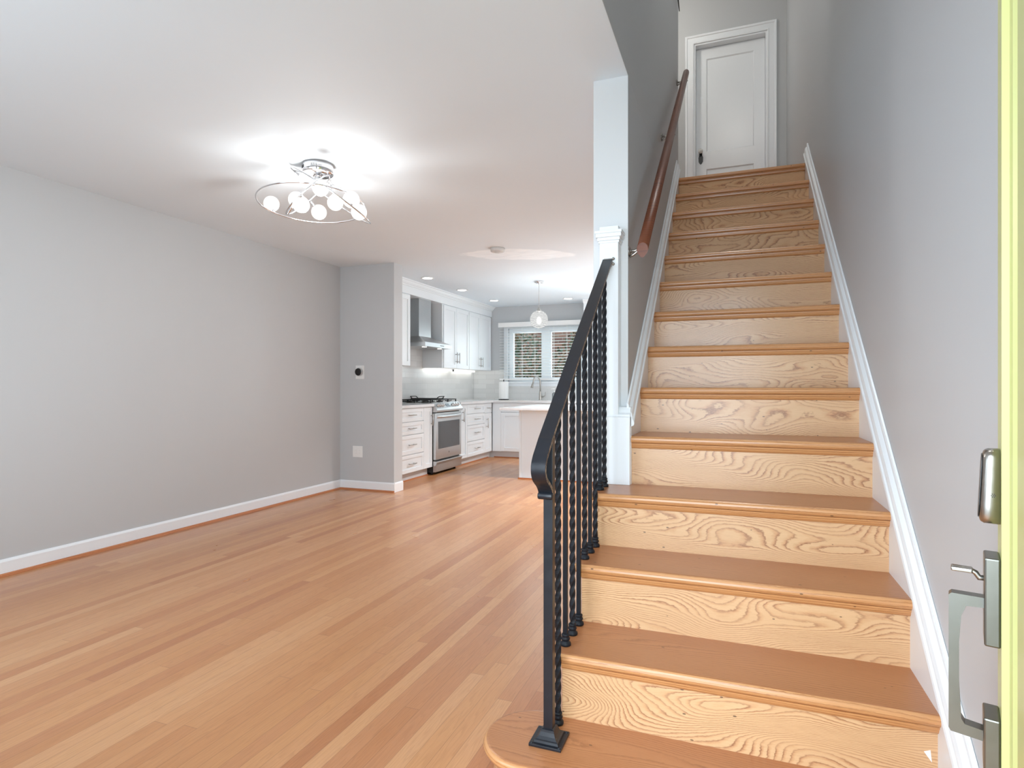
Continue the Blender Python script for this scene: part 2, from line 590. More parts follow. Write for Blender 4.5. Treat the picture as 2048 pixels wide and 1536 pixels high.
def obj(name, mb, mat, parent=None, label=None, at=None):
    """link an MB (built in world coordinates) as one mesh object, child of parent"""
    bm = mb.bm
    base = origin_of(parent) if parent is not None else Vector((0, 0, 0))
    loc = Vector(at) if at is not None else base
    bmesh.ops.translate(bm, verts=bm.verts, vec=-loc)
    bmesh.ops.recalc_face_normals(bm, faces=bm.faces)
    me = bpy.data.meshes.new(name)
    bm.to_mesh(me)
    bm.free()
    for m in (mat if isinstance(mat, (list, tuple)) else [mat]):
        me.materials.append(m)
    o = bpy.data.objects.new(name, me)
    COL.objects.link(o)
    if parent is not None:
        o.parent = parent
    o.location = loc - base
    if label:
        o['label'] = label
    return o


def thing(name, label, cat, loc, group=None):
    o = bpy.data.objects.new(name, None)
    o.empty_display_size = 0.05
    COL.objects.link(o)
    o.location = loc
    o['label'], o['category'] = label, cat
    if group:
        o['group'] = group
    return o


def tag(o, label, cat, group=None):
    o['label'], o['category'] = label, cat
    if group:
        o['group'] = group
    return o


def struct(name, mb, mat, label=None):
    o = obj(name, mb, mat)
    o['kind'] = 'structure'
    if label:
        o['label'] = label
        o['category'] = stem_word(name)
    return o


def stem_word(name):
    return name.split('_')[0]


def dup(root, loc, label):
    r = root.copy()
    COL.objects.link(r)
    r.location = loc
    r['label'] = label
    for ch in list(root.children):
        k = ch.copy()
        COL.objects.link(k)
        k.parent = r
        for g in list(ch.children):
            d = g.copy()
            COL.objects.link(d)
            d.parent = k
    return r


# ------------------------------------------------------------------ key dimensions (metres)
CEIL = 2.44
XW = -4.07                    # living room left wall
XS0, XS1 = -0.568, -0.421     # stair wall faces
XR = 0.491                    # right wall
YF = 0.39                     # inner face of the front wall
YE = 2.50                     # end of the stair wall
YB = 9.10                     # kitchen back wall
UP = 2.727                    # upstairs floor
UC = 5.32                     # upstairs ceiling
R1, T, R, Z0 = 1.4923, 0.24717, 0.20041, -0.0791
SL, SR, SO = -0.401, 0.471, -0.492   # stair string faces and open left end


def zk(k):
    return Z0 + k * R


def yk(k):                    # face of riser k
    return R1 + (k - 1) * T


# ------------------------------------------------------------------ room shell
struct('floor', MB().box(-4.4, 0.7, YF - 0.25, YB + 0.2, -0.12, 0.0), M['floor'])
mb = MB()
mb.box(-4.4, XS1, YF - 0.2, YB + 0.2, CEIL, CEIL + 0.27)
mb.box(XS1, 0.7, YF - 0.2, 1.30, CEIL, CEIL + 0.27)
struct('ceiling', mb, M['ceil'])
struct('ceiling_upper', MB().box(-2.7, 0.75, 1.2, 6.95, UC, UC + 0.1), M['ceil'])
struct('wall_left', MB().box(XW - 0.14, XW, YF - 0.2, 5.42, 0, CEIL), M['wall'])
# short wall that hides the end of the cabinets
struct('wall_partition', MB().box(XW - 0.14, -3.384, 5.42, 5.585, 0, CEIL), M['wall'])
struct('wall_kitchen_left', MB().box(-4.27, -4.13, 5.585, YB, 0, CEIL), M['wall'])
# stair wall: lower part, and the upper part standing on the ceiling edge
mb = MB()
mb.box(XS0, XS1, YE, YB, 0, CEIL)
struct('wall_stair', mb, M['white'])
mb = MB()
mb.box(XS1 - 0.001, XS1 + 0.001, YE + 0.001, 4.86, 0, CEIL)
mb.box(XS0, XS1 + 0.001, 1.22, 4.86, CEIL + 0.001, UC)
struct('wall_stair_upper', mb, M['wall'])
struct('wall_stairwell_front', MB().box(XS1, XR, 1.22, 1.30, CEIL + 0.27, UC), M['wall'])
struct('wall_right', MB().box(XR, XR + 0.14, YF - 0.2, 6.9, 0, UC), M['wall_lit'])
# front wall with the doorway and the living room window opening
mb = MB()
y0, y1 = YF - 0.2, YF
mb.box(-4.21, -3.45, y0, y1, 0, CEIL)
mb.box(-3.45, -1.25, y0, y1, 0, 0.7)
mb.box(-3.45, -1.25, y0, y1, 2.2, CEIL)
mb.box(-1.25, -0.74, y0, y1, 0, CEIL)
mb.box(-0.74, 0.20, y0, y1, 2.06, CEIL)
mb.box(0.20, XR, y0, y1, 0, CEIL)
struct('wall_front', mb, M['wall'])
# kitchen back wall with its window opening
WX0, WX1, WZ0, WZ1 = -3.50, -2.22, 1.20, 2.08
BX0, BX1 = -1.47, -0.62                         # opening for the added back door and its fill light
mb = MB()
mb.box(-4.27, WX0, YB, YB + 0.16, 0, CEIL)
mb.box(WX1, BX0, YB, YB + 0.16, 0, CEIL)
mb.box(BX1, XS1, YB, YB + 0.16, 0, CEIL)
mb.box(BX0, BX1, YB, YB + 0.16, 2.06, CEIL)
mb.box(WX0, WX1, YB, YB + 0.16, 0, WZ0)
mb.box(WX0, WX1, YB, YB + 0.16, WZ1, CEIL)
struct('wall_back', mb, M['wall'])
# upstairs hall
DX0, DX1, DZ1 = -0.405, 0.312, 4.757
mb = MB()
mb.box(-2.7, DX0, 6.55, 6.70, UP, UC)
mb.box(DX1, XR + 0.1, 6.55, 6.70, UP, UC)
mb.box(DX0, DX1, 6.55, 6.70, DZ1, UC)
struct('wall_landing', mb, M['wall'])
struct('wall_hall_left', MB().box(-2.7, -2.6, 4.86, 6.55, UP, UC), M['wall'])
struct('wall_hall_front', MB().box(-2.7, XS1, 4.76, 4.86, UP, UC), M['wall'])
struct('floor_landing', MB().box(-2.6, XR, 4.735, 6.70, UP - 0.24, UP - 0.001), M['floor'])
struct('wall_closet_back', MB().box(-0.7, 0.7, 6.86, 6.92, UP, UC), M['wall'])

# baseboards with stained shoe moulding


def base_run(name, pts_white, shoe_box):
    o = struct(name, pts_white, M['trim'])
    s = obj('shoe_moulding', shoe_box, M['shoe'], o, 'stained oak shoe moulding')
    return o


mb = MB()
prof = [(0, 0), (0.014, 0), (0.014, 0.085), (0.010, 0.094), (0.006, 0.1), (0, 0.1)]
mb.poly([(XW + a, YF, b) for a, b in prof], (0, 5.42 - YF, 0))
sh = MB().poly([(XW + 0.014 + a, YF, b) for a, b in ((0, 0), (0.017, 0), (0.015, 0.008), (0.009, 0.015), (0, 0.018))], (0, 5.42 - 0.014 - YF, 0))
base_run('baseboard_left', mb, sh)
mb = MB()
mb.poly([(XW + 0.014, 5.42 - a, b) for a, b in prof], (-3.384 - XW - 0.014 + 0.014, 0, 0))
mb.poly([(-3.384 + a, 5.42, b) for a, b in prof], (0, 0.165, 0))
sh = MB().poly([(XW + 0.014, 5.42 - 0.014 - a, b) for a, b in ((0, 0), (0.017, 0), (0.015, 0.008), (0.009, 0.015), (0, 0.018))], (0.686, 0, 0))
base_run('baseboard_partition', mb, sh)

# ------------------------------------------------------------------ staircase
stairs = thing('staircase', 'oak staircase with light risers rising between grey walls to the white door', 'staircase', (0, R1, 0))
XT = -0.520                                    # left end of the open treads
NOSE = 0.026


def nosing_profile(y, z, th=0.030):
    """half-round front of a tread, in (y, z)"""
    r = th / 2
    return [(y + r - r * math.sin(a), z - r + r * math.cos(a)) for a in [PI * k / 8 for k in range(9)]]


for k in range(1, 15):
    z = zk(k)
    yf = yk(k) - NOSE
    yb = yk(k + 1) + 0.018 if k < 14 else 4.735 + 0.02
    xl = XT if k <= 4 else SL
    mb = MB()
    if k == 1:
        # bullnose starting step
        cx, cy, rr = -0.540, yf + 0.147, 0.147
        def outline(ins):
            q = [(SR, yf + ins), (cx, yf + ins)]
            q += [(cx - (rr - ins) * math.sin(a), cy - (rr - ins) * math.cos(a)) for a in [PI * i / 20 for i in range(1, 20)]]
            q += [(cx, cy + rr - ins), (SO - 0.02, cy + rr - ins), (SO - 0.02, yb), (SR, yb)]
            return q
        rings = []
        for i in range(9):
            a = PI * i / 8
            ins = 0.015 * (1 - math.sin(a))
            zz = z - 0.015 + 0.015 * math.cos(a)
            rings.append([(x, y, zz) for x, y in outline(ins)])
        mb.loft(rings, True, 0, True)
    else:
        p = nosing_profile(yf, z)
        p = p + [(yb, z - 0.030), (yb, z)]
        mb.poly([(xl, y, zz) for y, zz in p], (SR - xl, 0, 0), 0, False)
        if k <= 4:                               # return nosing on the open end
            mb.tube([(XT, yf + 0.016, z - 0.015), (XT, yb - 0.01, z - 0.015)], 0.0149, 10)
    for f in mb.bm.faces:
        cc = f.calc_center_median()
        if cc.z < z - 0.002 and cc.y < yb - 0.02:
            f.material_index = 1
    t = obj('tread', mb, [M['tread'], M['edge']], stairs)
    # cove moulding under the nosing
    cv = [(yk(k) - 0.002, z - 0.030), (yf + 0.010, z - 0.030), (yf + 0.011, z - 0.036), (yf + 0.014, z - 0.037),
          (yf + 0.016, z - 0.044), (yf + 0.020, z - 0.050), (yk(k) - 0.002, z - 0.052)]
    mb = MB()
    if k > 1:
        mb.poly([(SO if k <= 4 else SL, y, zz) for y, zz in cv], (SR - (SO if k <= 4 else SL), 0, 0))
        obj('cove_moulding', mb, M['nose'], t)
    # riser k
    zl = zk(k - 1) if k > 1 else 0.0
    mb = MB()
    if k == 1:
        q = [(x, y) for x, y in outline(0.030)]
        mb.poly([(x, y, 0.0) for x, y in q], (0, 0, z - 0.030))
    else:
        mb.box(SO if k <= 4 else SL, SR, yk(k), yk(k) + 0.018, zl, z - 0.029)
    r = obj('riser', mb, M['riser'], stairs)
    if k == 2:
        # loose white flake of paint near the right end
        mb = MB()
        yy = yk(2) - 0.0012
        mb.poly([(0.4415, yy, zl + 0.098), (0.4555, yy, zl + 0.104), (0.4585, yy, zl + 0.074)], (0, 0.0011, 0))
        obj('paint_flake', mb, M['chip'], r, 'white flake of paint')
# closed side under the open treads
mb = MB()
pts = [(SO + 0.004, yk(2) + 0.002, 0.0)]
for k in range(2, 5):
    pts += [(SO + 0.004, yk(k) + 0.002, zk(k) - 0.032), (SO + 0.004, yk(k + 1) + 0.002, zk(k) - 0.032)]
pts += [(SO + 0.004, YE - 0.002, 0.0)]
mb.poly(pts, (0.03, 0, 0))
obj('side_panel', mb, M['trim'], stairs, 'white closed side under the open treads')


def nose_z(y):
    return zk(5) + (R / T) * (y - (yk(5) - NOSE))


def skirt(x_face, x_wall, ya, yb, name):
    """skirt board up the stair wall with an ogee cap; x_face looks at the steps"""
    s = 1 if x_wall > x_face else -1
    mb = MB()
    xi, xo = (x_face, x_wall)
    lo = -0.30
    p = [(ya, max(0.0, nose_z(ya) + lo)), (ya, nose_z(ya) + 0.075), (yb, nose_z(yb) + 0.075), (yb, nose_z(yb) + lo)]
    if nose_z(ya) + lo < 0:
        yz = ya + (0 - (nose_z(ya) + lo)) * T / R
        p = [(ya, 0), (ya, nose_z(ya) + 0.075), (yb, nose_z(yb) + 0.075), (yb, nose_z(yb) + lo), (yz, 0)]
    mb.poly([(xi, y, z) for y, z in p], (xo - xi, 0, 0))
    b = obj('skirt_board', mb, M['trim'], stairs, name)
    # cap: profile given as (out from the wall plane, height above the nosing line)
    prof = [(0.0, 0.132), (0.006, 0.130), (0.009, 0.122), (0.009, 0.106), (0.014, 0.100), (0.020, 0.092),
            (0.024, 0.076), (0.024, 0.064), (0.029, 0.058), (0.031, 0.048), (0.029, 0.040), (0.020, 0.036), (0.0, 0.036)]
    rings = []
    for y in (ya, yb):
        rings.append([(x_wall - s * a, y, nose_z(y) + h) for a, h in prof])
    mb = MB().loft(rings, True, 0, False)
    obj('cap_moulding', mb, M['trim'], b)
    return b


skirt(SR, XR - 0.001, 1.40, 4.69, 'white skirt board along the right wall')
skirt(SL, XS1 + 0.002, YE - 0.04, 4.69, 'white skirt board along the stair wall')

struct('baseboard_right', MB().box(XR - 0.014, XR, YF, 1.40, 0, 0.12, 0.003), M['trim'])

# ------------------------------------------------------------------ white half newel on the wall end
post = thing('newel_post', 'white square half newel with moulded cap on the stair wall end', 'newel post', (-0.49, 2.47, zk(4)))
obj('shaft', MB().box(-0.529, -0.450, 2.438, YE, zk(4) + 0.28, 1.765, 0.002), M['trim'], post)
mb = MB()
for x0, x1, yy, za, zb in ((-0.533, -0.446, 2.434, 1.725, 1.735), (-0.537, -0.442, 2.430, 1.735, 1.748), (-0.543, -0.436, 2.424, 1.748, 1.764),
                           (-0.546, -0.433, 2.421, 1.764, 1.776), (-0.529, -0.450, 2.438, 1.776, 1.795)):
    mb.box(x0, x1, yy, YE, za, zb, 0.0015)
obj('cap', mb, M['trim'], post)
mb = MB()
mb.box(-0.530, -0.4025, 2.436, YE, zk(4), zk(4) + 0.28, 0.0015)
mb.poly([(-0.4025, y, z) for y, z in ((YE, 1.003), (2.436, 1.003), (2.438, 1.012), (2.450, 1.020), (2.456, 1.032), (2.462, 1.042), (YE, 1.046))], (-0.12, 0, 0))
obj('plinth', mb, M['trim'], post)

# ------------------------------------------------------------------ iron stair railing
XB = -0.494
YP = 1.611
rail = thing('stair_railing', 'black wrought iron stair railing with twisted balusters along open steps', 'railing', (XB, YP, zk(1)))
SLOPE = (1.673 - 0.972) / (2.465 - 1.565)


def rail_z(y):
    return 0.972 + SLOPE * (y - 1.565)


def flat_sweep(path, w, th, mats=(0, 1)):
    """flat bar of width w in x and thickness th swept along (y, z) points; the narrow edges get the second material"""
    mb = MB()
    rings = []
    for i, (y, z) in enumerate(path):
        a = path[max(i - 1, 0)]
        b = path[min(i + 1, len(path) - 1)]
        t = Vector((0, b[0] - a[0], b[1] - a[1])).normalized()
        n = Vector((0, -t.z, t.y))
        c = Vector((XB, y, z))
        e = 0.0035
        ring = []
        for sx, sn in ((-1, -1), (1, -1), (1, 1), (-1, 1)):
            base = c + Vector((sx * w / 2, 0, 0)) + n * sn * th / 2
            ring.append(base)
        rings.append(ring)
    vr = [[mb.bm.verts.new(p) for p in r] for r in rings]
    for k in range(len(vr) - 1):
        for i in range(4):
            f = mb.bm.faces.new((vr[k][i], vr[k][(i + 1) % 4], vr[k + 1][(i + 1) % 4], vr[k + 1][i]))
            f.material_index = mats[1] if i in (1, 3) else mats[0]
    mb.bm.faces.new(vr[0][::-1])
    mb.bm.faces.new(vr[-1])
    return mb


path = [(2.465, rail_z(2.465)), (2.2, rail_z(2.2)), (1.9, rail_z(1.9)), (1.62, rail_z(1.62)), (1.575, rail_z(1.575))]
path += [(1.548, 0.955), (1.529, 0.938), (1.516, 0.921), (1.512, 0.906), (1.515, 0.891), (1.525, 0.877), (1.541, 0.866),
         (1.556, 0.857), (1.568, 0.847), (1.577, 0.836), (1.581, 0.826)]
def fine(p, m=5):
    out = []
    for i in range(len(p) - 1):
        a, b, c, d = p[max(i - 1, 0)], p[i], p[i + 1], p[min(i + 2, len(p) - 1)]
        for q in range(m):
            t = q / m
            out.append(tuple(0.5 * (2 * b[k] + (c[k] - a[k]) * t + (2 * a[k] - 5 * b[k] + 4 * c[k] - d[k]) * t * t + (3 * b[k] - a[k] - 3 * c[k] + d[k]) * t ** 3) for k in (0, 1)))
    return out + [p[-1]]


path = path[:4] + fine(path[4:])
hr = obj('handrail', flat_sweep(path, 0.041, 0.010), [M['iron'], M['worn']], rail)
mb = MB().lathe((XB - 0.022, 1.575, 0.823), [(0.004, 0), (0.009, 0.001), (0.010, 0.004), (0.010, 0.040), (0.009, 0.043), (0.004, 0.044)], 14, (1, 0, 0))
obj('scroll', mb, M['iron'], hr)
mb = MB()
mb.box(XB - 0.016, XB + 0.016, 2.452, 2.4375, rail_z(2.45) - 0.035, rail_z(2.45) + 0.0)
mb.lathe((XB + 0.024, 2.4375, rail_z(2.45) - 0.004), [(0.006, 0), (0.006, 0.006), (0.002, 0.009)], 10, (0, -1, 0))
mb.lathe((XB + 0.024, 2.4375, rail_z(2.45) - 0.026), [(0.006, 0), (0.006, 0.006), (0.002, 0.009)], 10, (0, -1, 0))
obj('wall_fixing', mb, M['nickel'], hr, 'steel bracket with two bolts')
# newel bar
z1 = zk(1)
mb = MB().box(XB - 0.0135, XB + 0.0135, YP - 0.0135, YP + 0.0135, z1 + 0.02, rail_z(YP) - 0.004, 0.0015)
nb = obj('newel_bar', mb, M['iron'], rail)
mb = MB()
mb.box(XB - 0.047, XB + 0.047, YP - 0.047, YP + 0.047, z1, z1 + 0.008, 0.0015)
rings = []
for h, z in ((0.036, 0.008), (0.034, 0.014), (0.030, 0.016), (0.024, 0.022), (0.020, 0.032), (0.0185, 0.038), (0.014, 0.040)):
    rings.append([(XB + sx * h, YP + sy * h, z1 + z) for sx, sy in ((-1, -1), (1, -1), (1, 1), (-1, 1))])
mb.loft(rings, True, 0, False)
for sx in (-1, 1):
    for sy in (-1, 1):
        mb.sphere((XB + sx * 0.040, YP + sy * 0.040, z1 + 0.008), 0.005, 10, 6, (1, 1, 0.5))
obj('base_plate', mb, M['iron'], nb)
# balusters: nine, twisted and plain by turns
for i in range(9):
    y = 1.699 + 0.0838 * i
    step = 1 if i == 0 else 2 if i < 4 else 3 if i < 7 else 4
    za, zb = zk(step), rail_z(y) - 0.005
    mb = MB()
    if i % 2 == 0:
        h = 0.0070
        n = int((zb - za) / 0.004)
        rings = []
        for q in range(n + 1):
            z = za + (zb - za) * q / n
            a = (z / 0.150) * 2 * PI
            rings.append([(XB + 1.4142 * h * math.cos(a + j * PI / 2), y + 1.4142 * h * math.sin(a + j * PI / 2), z) for j in range(4)])
        mb.loft(rings, True, 0, False)
        b = obj('baluster', mb, M['iron_rod'], rail, 'twisted iron baluster')
    else:
        mb.box(XB - 0.0068, XB + 0.0068, y - 0.0068, y + 0.0068, za, zb, 0.0008)
        b = obj('baluster', mb, M['iron_rod'], rail, 'plain square iron baluster')
    mb = MB().lathe((XB, y, za), [(0.0165, 0), (0.0175, 0.004), (0.0165, 0.009), (0.0120, 0.013), (0.0110, 0.016), (0.0140, 0.019),
                                  (0.0145, 0.022), (0.0120, 0.026), (0.0115, 0.029), (0.0130, 0.031), (0.0125, 0.035), (0.0095, 0.037)], 18)
    obj('shoe', mb, M['iron_rod'], b)

# ------------------------------------------------------------------ wooden wall handrail
hand = thing('handrail', 'varnished brown wooden handrail on metal brackets along the stair wall', 'handrail', (-0.42, 2.5, 1.68))
HX = -0.352
ya, yb = 2.44, 4.76
za, zb = 1.688, 3.560
hs = (zb - za) / (yb - ya)
mb = MB()
oct_ = []
for j in range(16):
    a = 2 * PI * (j + 0.5) / 16
    rr = 0.0232 * (1.0 if j % 2 else 0.985)
    oct_.append((rr * math.cos(a), rr * math.sin(a)))
rings = []
for y in (ya, yb):
    rings.append([(HX + a, y, za + hs * (y - ya) + b * 1.22 - (0.006 if b < -0.02 else 0)) for a, b in oct_])
mb.loft(rings, True, 0, True)
mb.bm.faces.ensure_lookup_table()
obj('rail', mb, M['rail'], hand)
for y in (2.52, 3.70, 4.72):
    zc = za + hs * (y - ya)
    mb = MB()
    mb.lathe((XS1 + 0.001, y, zc - 0.05), [(0.021, 0), (0.021, 0.003), (0.016, 0.006), (0.008, 0.009)], 16, (1, 0, 0))
    mb.tube([(XS1 + 0.004, y, zc - 0.075), (XS1 + 0.020, y, zc - 0.066), (XS1 + 0.042, y, zc - 0.050), (HX - 0.008, y, zc - 0.036)], [0.006, 0.006, 0.0055, 0.006], 8)
    mb.tube([(XS1 + 0.004, y, zc - 0.050), (XS1 + 0.026, y, zc - 0.050), (HX - 0.008, y, zc - 0.038)], [0.007, 0.006, 0.006], 8)
    mb.box(HX - 0.014, HX + 0.014, y - 0.03, y + 0.03, zc - 0.041, zc - 0.036)
    obj('bracket', mb, M['nickel'], hand)

# pull cord hanging at the top of the stair wall
mb = MB().tube([(-0.400, 4.62, UC), (-0.402, 4.62, 4.6), (-0.404, 4.618, 4.20), (-0.400, 4.625, 4.06), (-0.392, 4.64, 3.975)], [0.004, 0.004, 0.004, 0.005, 0.003], 6)
tag(obj('pull_cord', mb, M['rubber'], None, None, (-0.40, 4.62, 3.975)), 'thin dark cord hanging against the wall at the top of the stairs', 'cord')

# ------------------------------------------------------------------ door at the top of the stairs
door = bpy.data.objects.new('door_1', None)
COL.objects.link(door)
door.location = (0, 6.6, UP)
door['kind'] = 'structure'
door['label'], door['category'] = 'white two-panel door with glass knob at the top of the stairs', 'door'
YD = 6.635
s0, s1, zt = DX0 + 0.018, DX1 - 0.018, DZ1 - 0.018
mb = MB()
mb.box(s0, s1, YD + 0.012, YD + 0.040, UP + 0.006, zt)
px0, px1 = s0 + 0.105, s1 - 0.105
panels = ((UP + 0.22, UP + 0.72), (UP + 0.905, zt - 0.115))
mb.box(s0, px0, YD, YD + 0.012, UP + 0.006, zt)
mb.box(px1, s1, YD, YD + 0.012, UP + 0.006, zt)
for za, zb in ((UP + 0.006, panels[0][0]), (panels[0][1], panels[1][0]), (panels[1][1], zt)):
    mb.box(px0, px1, YD, YD + 0.012, za, zb)
for za, zb in panels:                           # sticking round each sunk panel
    for q in ([(px0, YD, za), (px0 + 0.010, YD + 0.011, za), (px0, YD + 0.012, za)],):
        mb.poly(q, (0, 0, zb - za))
    mb.poly([(px1, YD, za), (px1 - 0.010, YD + 0.011, za), (px1, YD + 0.012, za)], (0, 0, zb - za))
    mb.poly([(px0, YD, zb), (px0, YD + 0.011, zb - 0.010), (px0, YD + 0.012, zb)], (px1 - px0, 0, 0))
    mb.poly([(px0, YD, za), (px0, YD + 0.011, za + 0.010), (px0, YD + 0.012, za)], (px1 - px0, 0, 0))
dl = obj('door_leaf', mb, M['trim'], door)
mb = MB()
mb.sphere((s0 + 0.048, YD - 0.045, UP + 0.905), 0.026, 10, 8, (1, 0.8, 1))
mb.lathe((s0 + 0.048, YD, UP + 0.905), [(0.012, 0), (0.010, 0.03), (0.014, 0.035)], 12, (0, -1, 0))
mb.bm.faces.ensure_lookup_table()
obj('knob', mb, M['porcelain'], dl, 'clear glass knob')
mb = MB()
cx, cz = s0 + 0.048, UP + 0.905
q = [(cx - 0.014, cz + 0.02), (cx - 0.014, cz - 0.03), (cx - 0.024, cz - 0.055), (cx - 0.022, cz - 0.10), (cx - 0.012, cz - 0.118), (cx, cz - 0.130),
     (cx + 0.012, cz - 0.118), (cx + 0.022, cz - 0.10), (cx + 0.024, cz - 0.055), (cx + 0.014, cz - 0.03), (cx + 0.014, cz + 0.02)]
mb.poly([(x, YD, z) for x, z in q], (0, -0.004, 0))
obj('escutcheon', mb, M['black'], dl, 'black iron escutcheon plate')
mb = MB()                                        # jamb lining and stops
mb.box(DX0, DX0 + 0.016, 6.55, 6.70, UP, DZ1)
mb.box(DX1 - 0.016, DX1, 6.55, 6.70, UP, DZ1)
mb.box(DX0 + 0.016, DX1 - 0.016, 6.55, 6.70, DZ1 - 0.016, DZ1)
obj('jamb', mb, M['trim'], door)
mb = MB()
cas = [(0.0, 0.0), (0.0, 0.014), (0.010, 0.017), (0.016, 0.012), (0.062, 0.012), (0.068, 0.020), (0.084, 0.022), (0.088, 0.018), (0.088, 0.0)]


def casing_ring(o, h):
    """mitred path left foot - left top - right top - right foot for offset o, depth h"""
    return [(DX0 - o, 6.55 - h, UP), (DX0 - o, 6.55 - h, DZ1 + o), (DX1 + o, 6.55 - h, DZ1 + o), (DX1 + o, 6.55 - h, UP)]


cols = [casing_ring(o, h) for o, h in cas]
rings = [[cols[j][i] for j in range(len(cas))] for i in range(4)]
mb.loft(rings, True, 0, False)
obj('casing', mb, M['trim'], door)

# ------------------------------------------------------------------ open front door, seen along its outer face
th = math.radians(16.4)
FX, FY = 0.4460, 1.3100                          # free edge, outer face
DW, DT = 0.94, 0.042
dv = Vector((math.sin(th), math.cos(th), 0))     # from hinge to free edge
nv = Vector((-math.cos(th), math.sin(th), 0))    # out of the outer face
FE = Vector((FX, FY, 0))


def dpt(s, w, z):
    """point on the door: s back from the free edge, w out of the outer face, height z"""
    p = FE - dv * s + nv * w
    return (p.x, p.y, z)


d2 = bpy.data.objects.new('door_2', None)
COL.objects.link(d2)
d2.location = (FX - dv.x * DW, FY - dv.y * DW, 0)
d2['kind'] = 'structure'
d2['label'], d2['category'] = 'lime yellow front door standing open against the right wall', 'door'
mb = MB()
# plan outline: flat stile, then moulded recesses, panel, mirrored at the hinge side
half = [(0.0, 0.0), (0.112, 0.0), (0.117, -0.010), (0.128, -0.011), (0.150, -0.012), (0.158, -0.0175), (0.200, -0.018), (0.230, -0.013), (0.236, -0.013)]
plan = half + [(DW - s, w) for s, w in half[::-1]] + [(DW, -DT), (0.0, -DT)]
mb.poly([dpt(s, w, 0.012) for s, w in plan], (0, 0, 2.02))
leaf = obj('door_leaf', mb, M['doorpaint'], d2)


def dbox(mb, s0, s1, w0, w1, z0, z1, bev=0.0):
    before = set(mb.bm.verts)
    mb.box(s0, s1, w0, w1, z0, z1, bev)
    for v in [v for v in mb.bm.verts if v not in before]:
        v.co = Vector(dpt(v.co.x, v.co.y, v.co.z))
    return mb


# keypad deadbolt: rounded tapering body with a dark touch screen
sc_ = 0.066
zc, hh = 0.958, 0.064
lk = MB()
rings = []
for w, g, wt in ((0.0, 0.0, 0.0), (0.016, 0.0, 0.001), (0.021, -0.003, 0.003), (0.023, -0.007, 0.003)):
    ring = []
    for j in range(28):
        a = 2 * PI * j / 28
        ca, sa = math.cos(a), math.sin(a)
        rx = 0.031 + g
        rz = hh + g
        ex = 0.42
        px = rx * math.copysign(abs(ca) ** ex, ca)
        pz = rz * math.copysign(abs(sa) ** ex, sa)
        lean = 0.006 * (0.5 - pz / (2 * hh)) if w > 0.01 else 0.0
        ring.append(dpt(sc_ + px, w + lean, zc + pz))
    rings.append(ring)
lk.loft(rings, True, 0, True)
kp = obj('keypad_lock', lk, M['nickel'], leaf, 'grey metal keypad deadbolt')
mb = MB()
q = []
for j in range(20):
    a = 2 * PI * j / 20
    px = 0.024 * math.copysign(abs(math.cos(a)) ** 0.45, math.cos(a))
    pz = 0.055 * math.copysign(abs(math.sin(a)) ** 0.45, math.sin(a))
    q.append(dpt(sc_ + px, 0.0235 + 0.006 * (0.5 - pz / (2 * hh)), zc + pz))
mb.poly(q, nv * 0.0012)
obj('touch_screen', mb, M['black'], kp)
mb = MB()                                        # speaker holes on the side that faces the camera
for du, dz in ((0, 0), (0.0026, 0), (-0.0026, 0), (0.0013, 0.0024), (-0.0013, 0.0024), (0.0013, -0.0024), (-0.0013, -0.0024)):
    mb.lathe(dpt(sc_ + 0.0313, 0.010 + du, 0.945 + dz), [(0.0008, 0), (0.0008, 0.0006)], 8, tuple(-dv))
obj('speaker_holes', mb, M['black'], kp)
# handle set
hsx = 0.066
mb = MB()
dbox(mb, hsx - 0.033, hsx + 0.033, 0.0, 0.022, 0.688, 0.838, 0.003)
up = obj('handle_plate', mb, M['gunmetal'], leaf, 'upper grey metal handle plate')
mb = MB()
mb.tube([dpt(hsx, 0.017, 0.796), dpt(hsx, 0.028, 0.795), dpt(hsx, 0.033, 0.803), dpt(hsx, 0.039, 0.806), dpt(hsx, 0.066, 0.808)], [0.005, 0.005, 0.0045, 0.0045, 0.0045], 8)
dbox(mb, hsx - 0.012, hsx + 0.012, 0.037, 0.068, 0.803, 0.810, 0.002)
obj('thumb_latch', mb, M['nickel'], up)
mb = MB()
dbox(mb, hsx - 0.033, hsx + 0.033, 0.0, 0.023, 0.470, 0.566, 0.003)
obj('handle_plate', mb, M['gunmetal'], leaf, 'lower grey metal handle plate')
g0, g1 = hsx - 0.012, hsx + 0.012
out = [(0.019, 0.764), (0.067, 0.764), (0.071, 0.760), (0.071, 0.525), (0.068, 0.519), (0.019, 0.516)]
inn = [(0.019, 0.534), (0.048, 0.537), (0.053, 0.545), (0.056, 0.600), (0.056, 0.680), (0.053, 0.726), (0.046, 0.745), (0.019, 0.747)]
mb = MB()
mb.poly([dpt(g1, w, z) for w, z in out + inn], dv * (g1 - g0))
obj('grip_handle', mb, M['gunmetal'], leaf, 'squared grey metal grip handle')

